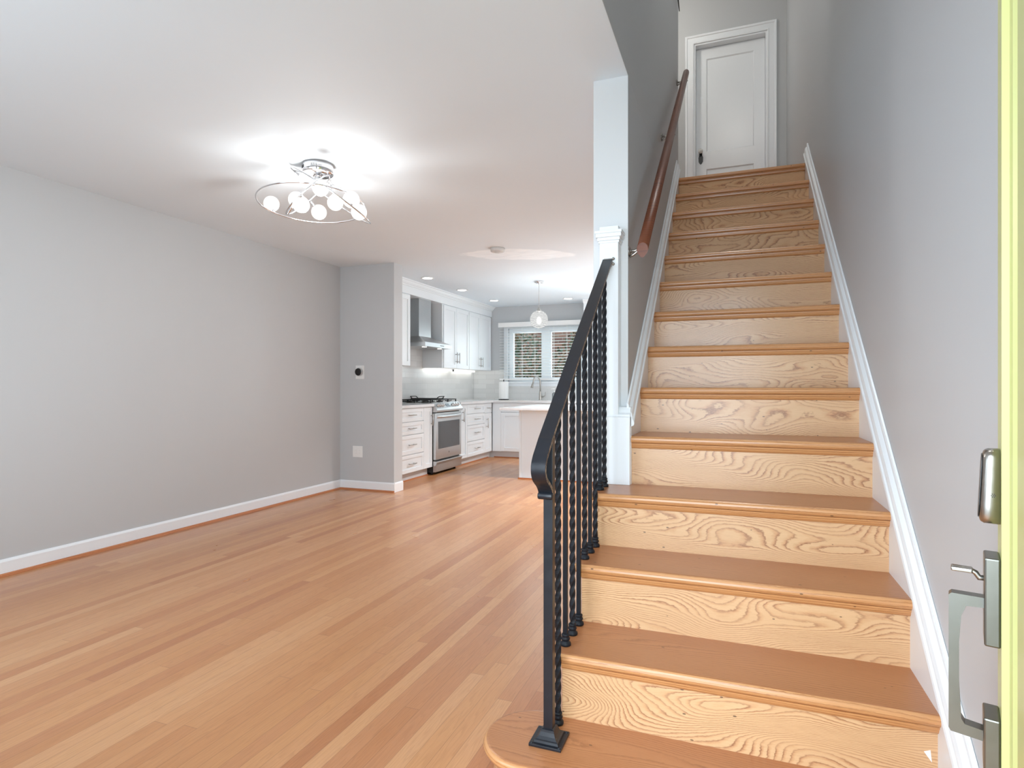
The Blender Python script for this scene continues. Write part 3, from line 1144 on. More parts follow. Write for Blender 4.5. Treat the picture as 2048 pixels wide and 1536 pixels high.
# ------------------------------------------------------------------ partition wall fittings
th_ = thing('thermostat', 'round dark thermostat on white plate above on the short grey wall', 'thermostat', (-3.808, 5.42, 1.28))
obj('wall_plate', MB().box(-3.863, -3.755, 5.414, 5.42, 1.206, 1.353, 0.0025), M['plastic'], th_)
mb = MB().lathe((-3.808, 5.414, 1.282), [(0.034, 0), (0.040, 0.004), (0.0415, 0.010), (0.0415, 0.030), (0.039, 0.034)], 32, (0, -1, 0))
obj('dial', mb, M['steel'], th_, 'steel dial ring')
mb = MB().lathe((-3.808, 5.3805, 1.282), [(0.0405, 0), (0.0395, 0.002), (0.030, 0.003), (0.010, 0.0035)], 32, (0, -1, 0))
obj('display', mb, M['black'], th_, 'dark round display')
op = thing('outlet_plate', 'white double outlet plate low on the short grey wall', 'outlet', (-3.838, 5.42, 0.415))
obj('cover', MB().box(-3.901, -3.776, 5.414, 5.42, 0.355, 0.477, 0.0025), M['plastic'], op)
for cx in (-3.866, -3.811):
    mb = MB().box(cx - 0.017, cx + 0.017, 5.4115, 5.4145, 0.383, 0.449, 0.001)
    so = obj('socket', mb, M['plastic'], op)
    for zz in (0.398, 0.430):
        for dx in (-0.006, 0.006):
            obj('slot', MB().box(cx + dx - 0.001, cx + dx + 0.001, 5.4111, 5.4116, zz - 0.004, zz + 0.004), M['greyplastic'], so)

# ------------------------------------------------------------------ ceiling light with crackle glass globes
ch = thing('ceiling_light', 'chrome ceiling light of crossed rings holding lit crackle glass globes', 'ceiling light', (-2.31, 2.867, CEIL))
mb = MB().lathe((-2.31, 2.867, CEIL), [(0.088, 0), (0.090, -0.004), (0.090, -0.052), (0.087, -0.056), (0.02, -0.058)], 40)
ca = obj('canopy', mb, M['chrome'], ch)
for a0 in (3.95, 4.95):
    for q in range(5):
        a = a0 + q * 0.085
        mb = MB().box(-0.001, 0.0008, -0.0012, 0.0012, 0, 0.018)
        for v in mb.bm.verts:
            v.co = Vector((-2.31 + (0.0905 + v.co.x) * math.cos(a) - v.co.y * math.sin(a),
                           2.867 + (0.0905 + v.co.x) * math.sin(a) + v.co.y * math.cos(a), CEIL - 0.036 + v.co.z))
        obj('vent_slot', mb, M['black'], ca)
RINGS = [((-2.3452, 2.8561, 2.208), 0.307, None, None),
         ((-2.237, 2.8969, 2.257), 0.267, (0.5776, 0.6395, -0.5073), (-0.6276, 0.7454, 0.225)),
         ((-2.3674, 2.8477, 2.263), 0.170, (0.6754, 0.2906, 0.6778), (-0.5328, 0.8277, 0.176))]
ring_pts = []
for c, rr, a, b in RINGS:
    if a is None:
        nn = Vector((-0.0289, 0.0767, 1.0)).normalized()
        a = nn.orthogonal().normalized()
        b = nn.cross(a)
    a, b, c = Vector(a), Vector(b), Vector(c)
    pts = [c + (a * math.cos(t) + b * math.sin(t)) * rr for t in [2 * PI * k / 72 for k in range(72)]]
    ring_pts.append(pts)
    obj('ring', MB().tube(pts, 0.0042, 8, True), M['chrome'], ch)
mb = MB()
hub = Vector((-2.31, 2.867, CEIL - 0.085))
mb.sphere(hub, 0.028, 16, 10)
mb.lathe((-2.31, 2.867, CEIL - 0.056), [(0.012, 0), (0.012, -0.03)], 12)
for pts in ring_pts:
    for tgt in sorted(pts, key=lambda p: (p - hub).length)[:1]:
        mb.tube([hub, hub.lerp(tgt, 0.5) + Vector((0, 0, 0.012)), tgt], 0.003, 8)
obj('arms', mb, M['chrome'], ch, 'chrome hub with arms')
GL = [(-2.6801, 2.8901, 2.2567), (-2.4313, 2.8236, 2.2345), (-2.3238, 2.7359, 2.1697), (-2.3769, 2.8442, 2.3519), (-2.2324, 2.7918, 2.2709),
      (-2.4514, 3.0512, 2.2254), (-2.2479, 2.9463, 2.2325), (-2.0418, 2.8209, 2.1903), (-2.1142, 2.9967, 2.1753)]
for gx in GL:
    g = Vector(gx)
    mb = MB().sphere(g, 0.0475, 28, 18)
    o = obj('glass_globe', mb, M['globe'], ch, None, g)
    tgt = min((p for pts in ring_pts for p in pts), key=lambda p: abs((p - g).length - 0.06))
    d = (tgt - g).normalized()
    mb = MB().tube([g + d * 0.045, g + d * 0.054, tgt], [0.011, 0.008, 0.005], 10)
    obj('socket', mb, M['chrome'], o)
point('ceiling_light_glow', (-2.31, 2.86, 2.13), 14, 0.09, (0.97, 0.97, 0.96))

# ------------------------------------------------------------------ smoke detector, downlights, pendant
sd = thing('smoke_detector', 'round white smoke detector beside the bright paint patch on the ceiling', 'smoke detector', (-2.112, 5.213, CEIL))
obj('body', MB().lathe((-2.112, 5.213, CEIL), [(0.070, 0), (0.070, -0.012), (0.066, -0.030), (0.055, -0.034), (0.01, -0.035)], 32), M['greyplastic'], sd)
obj('sensor_ring', MB().lathe((-2.112, 5.213, CEIL - 0.0345), [(0.030, 0), (0.030, -0.004), (0.026, -0.006), (0.005, -0.006)], 24), M['greyplastic'], sd)

first = None
for (x, y), lab in zip(((-3.486, 6.337), (-3.481, 7.296), (-3.45, 8.365), (-2.334, 8.565)),
                       ('round recessed ceiling light nearest the short grey wall', 'round recessed ceiling light between two others above the range',
                        'round recessed ceiling light near the far left kitchen corner', 'round recessed ceiling light close to the kitchen window')):
    if first is None:
        first = thing('recessed_light', lab, 'ceiling light', (x, y, CEIL), 'recessed kitchen ceiling lights')
        obj('trim_ring', MB().lathe((x, y, CEIL), [(0.062, 0), (0.075, -0.001), (0.078, -0.004), (0.074, -0.007), (0.060, -0.004)], 32, caps=False), M['plastic'], first)
        obj('led_disc', MB().lathe((x, y, CEIL - 0.001), [(0.060, 0), (0.060, -0.003), (0.01, -0.0035)], 32), M['lamp'], first)
    else:
        dup(first, (x, y, CEIL), lab)
    l = bpy.data.lights.new('recessed_or_fill_beam', 'SPOT')
    l.energy, l.spot_size, l.spot_blend, l.shadow_soft_size = 2.5, math.radians(72), 0.6, 0.05
    l.color = (1.0, 0.99, 0.97)
    lo = bpy.data.objects.new('recessed_or_fill_beam', l)
    lo.location = (x, y, CEIL - 0.02)
    COL.objects.link(lo)
for x, y in ((-1.0, 7.85), (-1.0, 5.9)):          # two added kitchen fill spots without fixtures, hidden by the stair wall
    l = bpy.data.lights.new('recessed_or_fill_beam', 'SPOT')
    l.energy, l.spot_size, l.spot_blend, l.shadow_soft_size = 185, math.radians(125), 0.6, 0.05
    l.color = (0.96, 0.98, 1.0)
    lo = bpy.data.objects.new('recessed_or_fill_beam', l)
    lo.location = (x, y, CEIL - 0.02)
    COL.objects.link(lo)

px, py, pz = -2.295, 7.043, 1.964
pd = thing('pendant_lamp', 'glass globe pendant lamp hanging on a thin cord above the island', 'pendant lamp', (px, py, CEIL))
mb = MB().lathe((px, py, CEIL), [(0.060, 0), (0.060, -0.010), (0.056, -0.014), (0.012, -0.016), (0.010, -0.030), (0.006, -0.034)], 28)
for a in (0.6, 2.7):
    mb.lathe((px + 0.034 * math.cos(a), py + 0.034 * math.sin(a), CEIL - 0.015), [(0.006, 0), (0.006, -0.008), (0.003, -0.013)], 10)
obj('canopy', mb, M['chrome'], pd)
obj('cord', MB().tube([(px, py, CEIL - 0.03), (px, py, pz + 0.15)], 0.0035, 8), M['greyplastic'], pd)
mb = MB().lathe((px, py, pz + 0.155), [(0.005, 0), (0.010, -0.012), (0.022, -0.030), (0.026, -0.045), (0.024, -0.060)], 20)
obj('cap', mb, M['nickel'], pd)
obj('glass_globe', MB().sphere((px, py, pz), 0.112, 36, 24), M['thread'], pd, None, (px, py, pz))
obj('bulb', MB().sphere((px, py, pz - 0.015), 0.030, 16, 12, (1, 1, 1.6)), M['bulb'], pd)
point('pendant_glow', (px, py, pz - 0.0), 20, 0.04, (1.0, 0.96, 0.9))

# ------------------------------------------------------------------ kitchen cabinets
XF = -3.575                                      # left run, front of doors
XWK = -4.13
YFB = 8.60                                       # back run, front of doors


def along_y(face):
    """door plane facing +X: (u, v, w) -> (face + w, u, v)"""
    return lambda u, v, w: (face + w, u, v)


def along_x(face):
    return lambda u, v, w: (u, face - w, v)


def mbox(mb, fn, u0, u1, v0, v1, w0, w1, bev=0.0):
    a, b = fn(u0, v0, w0), fn(u1, v1, w1)
    mb.box(min(a[0], b[0]), max(a[0], b[0]), min(a[1], b[1]), max(a[1], b[1]), min(a[2], b[2]), max(a[2], b[2]), bev)


def shaker(fn, u0, u1, v0, v1, fw=0.055):
    mb = MB()
    g = 0.0018
    u0, u1, v0, v1 = u0 + g, u1 - g, v0 + g, v1 - g
    f = min(fw, (u1 - u0) * 0.32, (v1 - v0) * 0.32)
    mbox(mb, fn, u0, u1, v0, v1, -0.020, -0.009)
    mbox(mb, fn, u0, u0 + f, v0, v1, -0.009, 0, 0.0012)
    mbox(mb, fn, u1 - f, u1, v0, v1, -0.009, 0, 0.0012)
    mbox(mb, fn, u0 + f, u1 - f, v0, v0 + f, -0.009, 0, 0.0012)
    mbox(mb, fn, u0 + f, u1 - f, v1 - f, v1, -0.009, 0, 0.0012)
    return mb


def bar_handle(fn, u, v, length, vertical):
    mb = MB()
    h = length / 2
    if vertical:
        mb.tube([fn(u, v - h, 0.030), fn(u, v + h, 0.030)], 0.0055, 8)
        ends = ((u, v - h * 0.68), (u, v + h * 0.68))
    else:
        mb.tube([fn(u - h, v, 0.030), fn(u + h, v, 0.030)], 0.0055, 8)
        ends = ((u - h * 0.68, v), (u + h * 0.68, v))
    for a, b in ends:
        mb.tube([fn(a, b, -0.002), fn(a, b, 0.030)], 0.0045, 8)
    return mb


def front(kind, parent, fn, u0, u1, v0, v1, hd=None, flat=False):
    o = obj(kind, shaker(fn, u0, u1, v0, v1, 0.045 if kind == 'drawer' else 0.055), M['cab'], parent)
    if hd:
        obj('handle', bar_handle(fn, *hd), M['nickel'], o)
    return o


TOE, CT0, CT1 = 0.105, 0.870, 0.905


def base_unit(label, fn, u0, u1, depth, toe_in=0.075, name='base_cabinet', group='white base cabinets'):
    p = fn((u0 + u1) / 2, 0, -0.02)
    t = thing(name, label, 'cabinet', (p[0], p[1], 0), group)
    mb = MB()
    mbox(mb, fn, u0 + 0.0005, u1 - 0.0005, TOE, CT0, -depth + 0.02, -0.0205)
    obj('body', mb, M['cab'], t)
    mb = MB()
    mbox(mb, fn, u0 + 0.0005, u1 - 0.0005, 0.012, TOE, -toe_in - 0.012, -toe_in)
    k = obj('toe_kick', mb, M['toe'], t)
    mb = MB()
    mbox(mb, fn, u0 + 0.0005, u1 - 0.0005, 0.0, 0.014, -toe_in, -toe_in + 0.012)
    obj('shoe_moulding', mb, M['shoe'], k, 'stained oak strip')
    return t


fl = along_y(XF)
DEP = XF - XWK
t = base_unit('white four-drawer base cabinet between the short grey wall and a narrow cabinet', fl, 5.59, 6.405, DEP)
for za, zb in ((0.708, 0.866), (0.555, 0.705), (0.323, 0.552), (0.107, 0.320)):
    front('drawer', t, fl, 5.80, 6.405, za, zb, (6.10, (za + zb) / 2 - 0.002, 0.165, False))
obj('filler', (lambda m: (mbox(m, fl, 5.59, 5.80, TOE, 0.866, -0.02, 0), m)[1])(MB()), M['cab'], t)
t = base_unit('narrow white base cabinet just left of the range', fl, 6.405, 6.625, DEP)
front('door', t, fl, 6.405, 6.625, 0.107, 0.866, (6.588, 0.705, 0.15, True))
t = base_unit('narrow white base cabinet just right of the range', fl, 7.395, 7.668, DEP)
front('door', t, fl, 7.395, 7.668, 0.107, 0.866, (7.500, 0.705, 0.16, True))
t = base_unit('white four-drawer base cabinet between range and kitchen corner', fl, 7.668, 8.290, DEP)
for za, zb in ((0.726, 0.866), (0.562, 0.723), (0.328, 0.559), (0.107, 0.325)):
    front('drawer', t, fl, 7.668, 8.290, za, zb, (7.985, (za + zb) / 2, 0.165, False))
t = base_unit('white corner base cabinet with a small drawer over a door', fl, 8.290, 8.598, DEP)
front('drawer', t, fl, 8.290, 8.575, 0.715, 0.866, (8.43, 0.79, 0.12, False))
front('door', t, fl, 8.290, 8.575, 0.107, 0.712, (8.365, 0.562, 0.155, True))

fb = along_x(YFB)
t = base_unit('white sink base cabinet under the kitchen window', fb, -3.575, -2.50, YB - YFB)
obj('filler', (lambda m: (mbox(m, fb, -3.575, -3.43, TOE, 0.866, -0.02, -0.002), m)[1])(MB()), M['cab'], t)
obj('corner_toe_kick', MB().box(-3.662, -3.575, YFB + 0.075, YFB + 0.087, 0.0, TOE).box(-3.662, -3.65, 8.597, YFB + 0.075, 0.0, TOE), M['toe'], t)
front('drawer', t, fb, -3.43, -2.50, 0.722, 0.866)
front('door', t, fb, -3.43, -2.965, 0.107, 0.719, (-3.00, 0.60, 0.15, True))
front('door', t, fb, -2.965, -2.50, 0.107, 0.719, (-2.93, 0.60, 0.15, True))
t = base_unit('white base cabinet right of the sink behind the iron railing', fb, -2.50, -1.60, YB - YFB)
front('drawer', t, fb, -2.50, -1.60, 0.722, 0.866, (-2.05, 0.79, 0.165, False))
front('door', t, fb, -2.50, -2.05, 0.107, 0.719, (-2.09, 0.60, 0.15, True))
front('door', t, fb, -2.05, -1.60, 0.107, 0.719, (-2.01, 0.60, 0.15, True))

# worktops
tag(obj('countertop', MB().box(XWK + 0.012, -3.548, 5.59, 6.627, CT0, CT1, 0.002), M['counter'], None, None, (-3.84, 6.1, CT0)),
    'white quartz countertop between the short grey wall and the range', 'countertop')
mb = MB()
mb.poly([(XWK + 0.012, 7.393, CT0), (-3.548, 7.393, CT0), (-3.548, YFB - 0.027, CT0), (-1.60, YFB - 0.027, CT0), (-1.60, YB - 0.012, CT0), (XWK + 0.012, YB - 0.012, CT0)], (0, 0, CT1 - CT0))
tag(obj('countertop', mb, M['counter'], None, None, (-3.5, 8.6, CT0)), 'white quartz corner countertop running from the range past the sink', 'countertop')

# tiled splashbacks
o = struct('wall_tile_left', MB().box(XWK + 0.0005, XWK + 0.011, 5.59, YB - 0.0005, CT1 - 0.005, 1.64), M['tile'])
o = struct('wall_tile_back', MB().box(XWK + 0.011, WX0 - 0.02, YB - 0.011, YB - 0.0005, CT1 - 0.005, 1.39)
           .box(WX0 - 0.02, WX1 + 0.02, YB - 0.011, YB - 0.0005, CT1 - 0.005, 1.125)
           .box(WX1 + 0.02, -1.57, YB - 0.011, YB - 0.0005, CT1 - 0.005, 1.39), M['tile'])

# wall cabinets
XU = -3.79
fu = along_y(XU)
UB, UT = 1.382, 2.275


def wall_unit(label, fn, u0, u1, depth, splits, handles, z0=UB):
    p = fn((u0 + u1) / 2, 0, -depth / 2)
    t = thing('wall_cabinet', label, 'cabinet', (p[0], p[1], z0), 'white wall cabinets')
    mb = MB()
    mbox(mb, fn, u0 + 0.0005, u1 - 0.0005, z0, UT, -depth, -0.0205)
    obj('body', mb, M['cab'], t)
    for (a, b), h in zip(splits, handles):
        front('door', t, fn, a, b, z0, UT - 0.012, h)
    return t


UD = XU - XWK - 0.011
wall_unit('white wall cabinet left of the steel range hood', fu, 5.60, 6.475, UD, [(5.60, 6.03), (6.03, 6.45)], [(5.99, 1.53, 0.15, True), None])
wall_unit('white two-door wall cabinet just right of the steel range hood', fu, 7.340, 8.190, UD, [(7.365, 7.765), (7.765, 8.190)],
          [(7.725, 1.535, 0.155, True), (7.803, 1.535, 0.155, True)])
wall_unit('white two-door wall cabinet in the far left kitchen corner', fu, 8.190, 9.085, UD, [(8.20, 8.62), (8.62, 9.06)],
          [(8.58, 1.505, 0.155, True), (8.662, 1.505, 0.155, True)])
fr_ = along_x(8.74)
wall_unit('white wall cabinet right of the kitchen window', fr_, -2.14, -1.56, 0.349, [(-2.14, -1.85), (-1.85, -1.56)], [(-1.89, 1.50, 0.15, True), (-1.81, 1.50, 0.15, True)])
# frieze and crown moulding over the wall cabinets
mb = MB()
mb.box(XWK, XU - 0.002, 5.60, YB - 0.001, UT, 2.43)
mb.box(XWK, XU, 5.60, YB - 0.001, UT + 0.001, 2.375)
cp = [(0.0, 2.372), (0.012, 2.374), (0.014, 2.384), (0.026, 2.392), (0.040, 2.406), (0.050, 2.422), (0.064, 2.428), (0.066, 2.4399), (0.0, 2.4399)]
mb.poly([(XU + a, 5.60, b) for a, b in cp], (0, YB - 0.001 - 5.60, 0))
struct('trim_crown', mb, M['cab'])
mb = MB()
mb.box(-2.14, -1.56, 8.742, YB - 0.001, UT, 2.43)
mb.poly([(-2.14, 8.742 - a, b) for a, b in cp], (0.58, 0, 0))
struct('trim_crown_right', mb, M['cab'])
# led bar below the cabinets
lb = thing('under_cabinet_light', 'thin lit strip light under the wall cabinets right of the hood', 'strip light', (-4.06, 8.2, 1.37))
obj('tube', MB().box(-4.085, -4.055, 7.36, 9.0, 1.357, 1.3735, 0.004), M['ledbar'], lb)
obj('clip', MB().box(-4.09, -4.048, 8.155, 8.205, 1.353, 1.3815), M['black'], lb, 'dark middle clip')

# ------------------------------------------------------------------ range hood
hd = thing('range_hood', 'stainless steel chimney range hood above the gas range', 'range hood', (-3.9, 6.955, 1.63))
hy0, hy1 = 6.585, 7.335
hx1 = -3.655
wallx = XWK + 0.011
mb = MB()
rings = [[(wallx, hy0, 1.637), (hx1, hy0, 1.637), (hx1, hy1, 1.637), (wallx, hy1, 1.637)],
         [(wallx, hy0, 1.690), (hx1, hy0, 1.690), (hx1, hy1, 1.690), (wallx, hy1, 1.690)],
         [(wallx, 6.79, 1.785), (-3.86, 6.79, 1.785), (-3.86, 7.12, 1.785), (wallx, 7.12, 1.785)]]
mb.loft(rings, True, 0, False)
cn = obj('canopy', mb, M['steel'], hd)
mb = MB()
for y in (7.00, 7.03, 7.06, 7.09):
    mb.lathe((hx1, y, 1.664), [(0.006, 0), (0.006, 0.003), (0.004, 0.004)], 10, (1, 0, 0))
obj('buttons', mb, M['black'], cn, 'small dark buttons')
for y in (6.75, 7.17):
    mb = MB().lathe((-3.76, y, 1.637), [(0.030, 0), (0.030, -0.003), (0.01, -0.004)], 20)
    obj('lamp', mb, M['lamp'], cn, 'lit hood lamp')
obj('chimney', MB().box(wallx, -3.862, 6.792, 7.118, 1.785, UT, 0.001), M['steel'], hd)

# ------------------------------------------------------------------ gas range
XG = -3.535
ry0, ry1 = 6.632, 7.388
rg = thing('gas_range', 'stainless steel gas range with dark oven window', 'range', (-3.83, 7.01, 0))
mb = MB()
mb.box(XWK + 0.02, XG - 0.035, ry0 + 0.002, ry1 - 0.002, 0.03, 0.895)
for x in (-4.05, -3.62):
    for y in (ry0 + 0.05, ry1 - 0.05):
        mb.lathe((x, y, 0.0), [(0.018, 0), (0.018, 0.03)], 10)
obj('body', mb, M['black'], rg, 'black painted oven body')
mb = MB()
mb.box(XWK + 0.02, XG - 0.06, ry0, ry1, 0.895, 0.912, 0.003)
ck = obj('cooktop', mb, M['steel'], rg)
mb = MB()
for x, y, r in ((-4.0, 6.80, 0.04), (-3.78, 6.80, 0.05), (-3.89, 7.01, 0.045), (-4.0, 7.22, 0.045), (-3.78, 7.22, 0.04)):
    mb.lathe((x, y, 0.912), [(r, 0), (r, 0.010), (r * 0.8, 0.014), (r * 0.75, 0.02), (0.006, 0.022)], 20)
obj('burners', mb, M['black'], ck, 'black gas burners')
for a, b in ((ry0 + 0.012, 6.884), (6.889, 7.131), (7.136, ry1 - 0.012)):
    mb = MB()
    x0, x1 = -4.09, XG - 0.075
    zt, h = 0.955, 0.010
    for y in (a, b):
        mb.box(x0, x1, y - 0.006 if y == b else y, y if y == b else y + 0.006, zt - h, zt, 0.001)
    for x in (x0, (x0 + x1) / 2, x1):
        mb.box(x - 0.005, x + 0.005, a, b, zt - h, zt, 0.001)
    for f in (0.25, 0.5, 0.75):
        y = a + (b - a) * f
        mb.box(x0, x1, y - 0.004, y + 0.004, zt - h, zt, 0.001)
    for x in (x0 + 0.005, (x0 + x1) / 2, x1 - 0.005):
        for y in (a + 0.006, b - 0.006):
            mb.box(x - 0.006, x + 0.006, y - 0.006, y + 0.006, 0.912, zt - h)
    for x in (x0 + 0.06, x1 - 0.06):
        mb.tube([(x, a + 0.02, 0.932), (x + 0.012, (a + b) / 2, 0.926), (x, b - 0.02, 0.932)], 0.006, 6)
    obj('grate', mb, M['castiron'], rg, 'cast iron grate')
# sloping control panel
mb = MB()
cp_ = [(XG - 0.075, 0.912), (XG - 0.060, 0.918), (XG - 0.048, 0.916), (XG + 0.018, 0.838), (XG + 0.024, 0.826), (XG + 0.022, 0.806), (XG + 0.012, 0.797), (XG - 0.075, 0.797)]
mb.poly([(x, ry0, z) for x, z in cp_], (0, ry1 - ry0, 0))
pnl = obj('control_panel', mb, M['steel'], rg)
nrm = Vector((0.078, 0, 0.066)).normalized()
for y in (6.72, 6.785, 6.85, 7.15, 7.22, 7.29):
    c = Vector((XG - 0.013, y, 0.8775))
    mb = MB().lathe(c, [(0.024, -0.001), (0.024, 0.006), (0.019, 0.008), (0.018, 0.030), (0.015, 0.033)], 18, tuple(nrm))
    obj('knob', mb, M['steel'], pnl, 'steel burner knob')
mb = MB()
u = Vector((0, 1, 0))
v = nrm.cross(u)
c = Vector((XG - 0.014, 7.0, 0.8775)) + nrm * 0.001
mb.poly([c + u * 0.05 * a + v * 0.022 * b for a, b in ((-1, -1), (1, -1), (1, 1), (-1, 1))], nrm * 0.001)
obj('display', mb, M['ovenglass'], pnl, 'dark display')
# oven door
mb = MB()
mb.box(XG - 0.035, XG, ry0 + 0.004, ry1 - 0.004, 0.192, 0.785, 0.004)
od = obj('oven_door', mb, M['steel'], rg)
mb = MB().box(XG - 0.002, XG + 0.0015, ry0 + 0.075, ry1 - 0.06, 0.325, 0.675, 0.001)
obj('oven_window', mb, M['ovenglass'], od, 'dark glass oven window')
mb = MB()
n = 17
pts = []
for i in range(n):
    f = i / (n - 1)
    bow = math.sin(PI * f) ** 0.35
    pts.append((XG + 0.048 * bow, ry0 + 0.03 + (ry1 - ry0 - 0.06) * f, 0.738))
rings = []
for p in pts:
    rings.append([(p[0] + 0.010 * math.cos(a), p[1], p[2] + 0.019 * math.sin(a)) for a in [2 * PI * k / 12 for k in range(12)]])
mb.loft(rings, True, 0, True)
obj('handle', mb, M['steel'], od)
mb = MB().lathe((XG, 7.01, 0.262), [(0.012, 0), (0.012, 0.0012), (0.010, 0.0016)], 20, (1, 0, 0))
obj('badge', mb, M['gunmetal'], od, 'small round emblem')
# storage drawer
mb = MB()
mb.poly([(x, ry0 + 0.004, z) for x, z in ((XG - 0.035, 0.038), (XG, 0.038), (XG + 0.004, 0.060), (XG + 0.006, 0.130), (XG + 0.016, 0.160), (XG + 0.014, 0.172), (XG - 0.035, 0.176))], (0, ry1 - ry0 - 0.008, 0))
obj('drawer', mb, M['steel'], rg)
# griddle lying across the middle grates
gd = thing('griddle', 'black griddle plate with raised end handles lying on the range', 'griddle', (-3.83, 7.01, 0.956))
obj('plate', MB().box(-4.06, -3.66, 6.915, 7.105, 0.9555, 0.968, 0.003), M['castiron'], gd)
for xa, s in ((-4.06, -1), (-3.66, 1)):
    mb = MB().tube([(xa - s * 0.012, 6.93, 0.966), (xa + s * 0.010, 6.935, 0.986), (xa + s * 0.022, 6.95, 0.990), (xa + s * 0.022, 7.07, 0.990), (xa + s * 0.010, 7.085, 0.986), (xa - s * 0.012, 7.09, 0.966)], 0.006, 8)
    obj('handle', mb, M['castiron'], gd)

# ------------------------------------------------------------------ kitchen window and its blind
win = bpy.data.objects.new('window_1', None)
COL.objects.link(win)
win.location = (-2.86, YB, WZ0)
win['kind'] = 'structure'
win['label'], win['category'] = 'white twin casement window above the kitchen sink', 'window'
mb = MB()
fy0, fy1 = YB + 0.05, YB + 0.12
mb.box(WX0, WX0 + 0.055, fy0, fy1, WZ0, WZ1)
mb.box(WX1 - 0.055, WX1, fy0, fy1, WZ0, WZ1)
for a, b in ((WX0 + 0.055, -2.925), (-2.795, WX1 - 0.055)):
    mb.box(a, b, fy0, fy1, WZ0, WZ0 + 0.05)
    mb.box(a, b, fy0, fy1, WZ1 - 0.055, WZ1)
mb.box(-2.925, -2.795, fy0 - 0.01, fy1, WZ0, WZ1)
obj('frame', mb, M['trim'], win)
for a, b in ((WX0 + 0.055, -2.925), (-2.795, WX1 - 0.055)):
    mb = MB()
    mb.box(a, a + 0.018, fy0 + 0.012, fy1 - 0.01, WZ0 + 0.05, WZ1 - 0.055)
    mb.box(b - 0.018, b, fy0 + 0.012, fy1 - 0.01, WZ0 + 0.05, WZ1 - 0.055)
    mb.box(a + 0.018, b - 0.018, fy0 + 0.012, fy1 - 0.01, WZ0 + 0.05, WZ0 + 0.07)
    mb.box(a + 0.018, b - 0.018, fy0 + 0.012, fy1 - 0.01, WZ1 - 0.073, WZ1 - 0.055)
    s = obj('sash', mb, M['trim'], win)
    obj('pane', MB().box(a + 0.018, b - 0.018, fy0 + 0.035, fy0 + 0.039, WZ0 + 0.07, WZ1 - 0.073), M['glass'], s)
mb = MB()
mb.box(WX0 - 0.07, WX0, YB - 0.016, YB, WZ0 - 0.02, WZ1)
mb.box(WX1, WX1 + 0.07, YB - 0.016, YB, WZ0 - 0.02, WZ1)
mb.box(WX0 - 0.07, WX1 + 0.07, YB - 0.016, YB, WZ1, WZ1 + 0.07)
obj('casing', mb, M['trim'], win)
mb = MB()
mb.box(WX0 - 0.02, WX1 + 0.02, YB - 0.045, YB + 0.05, WZ0 - 0.024, WZ0, 0.004)
mb.box(WX0 + 0.001, WX1 - 0.001, YB - 0.019, YB, WZ0 - 0.075, WZ0 - 0.0245)
obj('sill', mb, M['trim'], win)
# added glazed back door, an unseen opening for the kitchen fill light
d3 = bpy.data.objects.new('added_door_3', None)
COL.objects.link(d3)
d3.location = (-1.045, YB + 0.08, 0)
d3['kind'] = 'structure'
d3['label'], d3['category'] = 'added white glazed back door that lets in the kitchen fill light', 'door'
mb = MB()
mb.box(BX0, BX0 + 0.03, YB, YB + 0.16, 0, 2.06)
mb.box(BX1 - 0.03, BX1, YB, YB + 0.16, 0, 2.06)
mb.box(BX0 + 0.03, BX1 - 0.03, YB, YB + 0.16, 2.03, 2.06)
obj('jamb', mb, M['trim'], d3)
mb = MB()
mb.box(BX0 + 0.032, BX0 + 0.13, YB + 0.06, YB + 0.10, 0.012, 2.028)
mb.box(BX1 - 0.13, BX1 - 0.032, YB + 0.06, YB + 0.10, 0.012, 2.028)
mb.box(BX0 + 0.13, BX1 - 0.13, YB + 0.06, YB + 0.10, 0.012, 0.22)
mb.box(BX0 + 0.13, BX1 - 0.13, YB + 0.06, YB + 0.10, 1.90, 2.028)
lf = obj('door_leaf', mb, M['trim'], d3)
obj('pane', MB().box(BX0 + 0.13, BX1 - 0.13, YB + 0.078, YB + 0.083, 0.22, 1.90), M['glass'], lf)
obj('knob', MB().lathe((BX0 + 0.08, YB + 0.06, 0.95), [(0.022, 0), (0.012, 0.01), (0.012, 0.03), (0.026, 0.04), (0.024, 0.058), (0.01, 0.062)], 16, (0, -1, 0)), M['nickel'], lf)
mb = MB()
mb.box(BX0 - 0.07, BX0, YB - 0.016, YB, 0, 2.06)
mb.box(BX1, BX1 + 0.05, YB - 0.016, YB, 0, 2.06)
mb.box(BX0 - 0.07, BX1 + 0.05, YB - 0.016, YB, 2.06, 2.13)
obj('casing', mb, M['trim'], d3)
bl = thing('window_blind', 'white horizontal slat blind covering the kitchen window', 'blind', (-2.87, YB - 0.05, 1.25))
bx0, bx1, by = -3.625, -2.105, YB - 0.052
obj('valance', MB().box(bx0 - 0.02, bx1 + 0.02, by - 0.034, by - 0.026, 2.092, 2.168, 0.003).box(bx0, bx1, by - 0.024, by + 0.024, 2.105, 2.150), M['blind'], bl)
mb = MB()
z = 2.075
while z > 1.30:
    mb.poly([(bx0, by - 0.024, z - 0.0035), (bx0, by, z + 0.001), (bx0, by + 0.024, z + 0.0035), (bx0, by + 0.024, z + 0.0062), (bx0, by, z + 0.0037), (bx0, by - 0.024, z - 0.0008)], (bx1 - bx0, 0, 0))
    z -= 0.0455
obj('slats', mb, M['blind'], bl)
obj('bottom_rail', MB().box(bx0, bx1, by - 0.025, by + 0.025, 1.224, 1.250, 0.004), M['blind'], bl)
mb = MB()
for x in (-3.52, -3.235, -3.02, -2.70, -2.485, -2.21):
    mb.tube([(x, by - 0.026, 2.10), (x, by - 0.026, 1.25)], 0.0016, 5)
    mb.tube([(x, by + 0.026, 2.10), (x, by + 0.026, 1.25)], 0.0016, 5)
obj('cords', mb, M['blind'], bl)

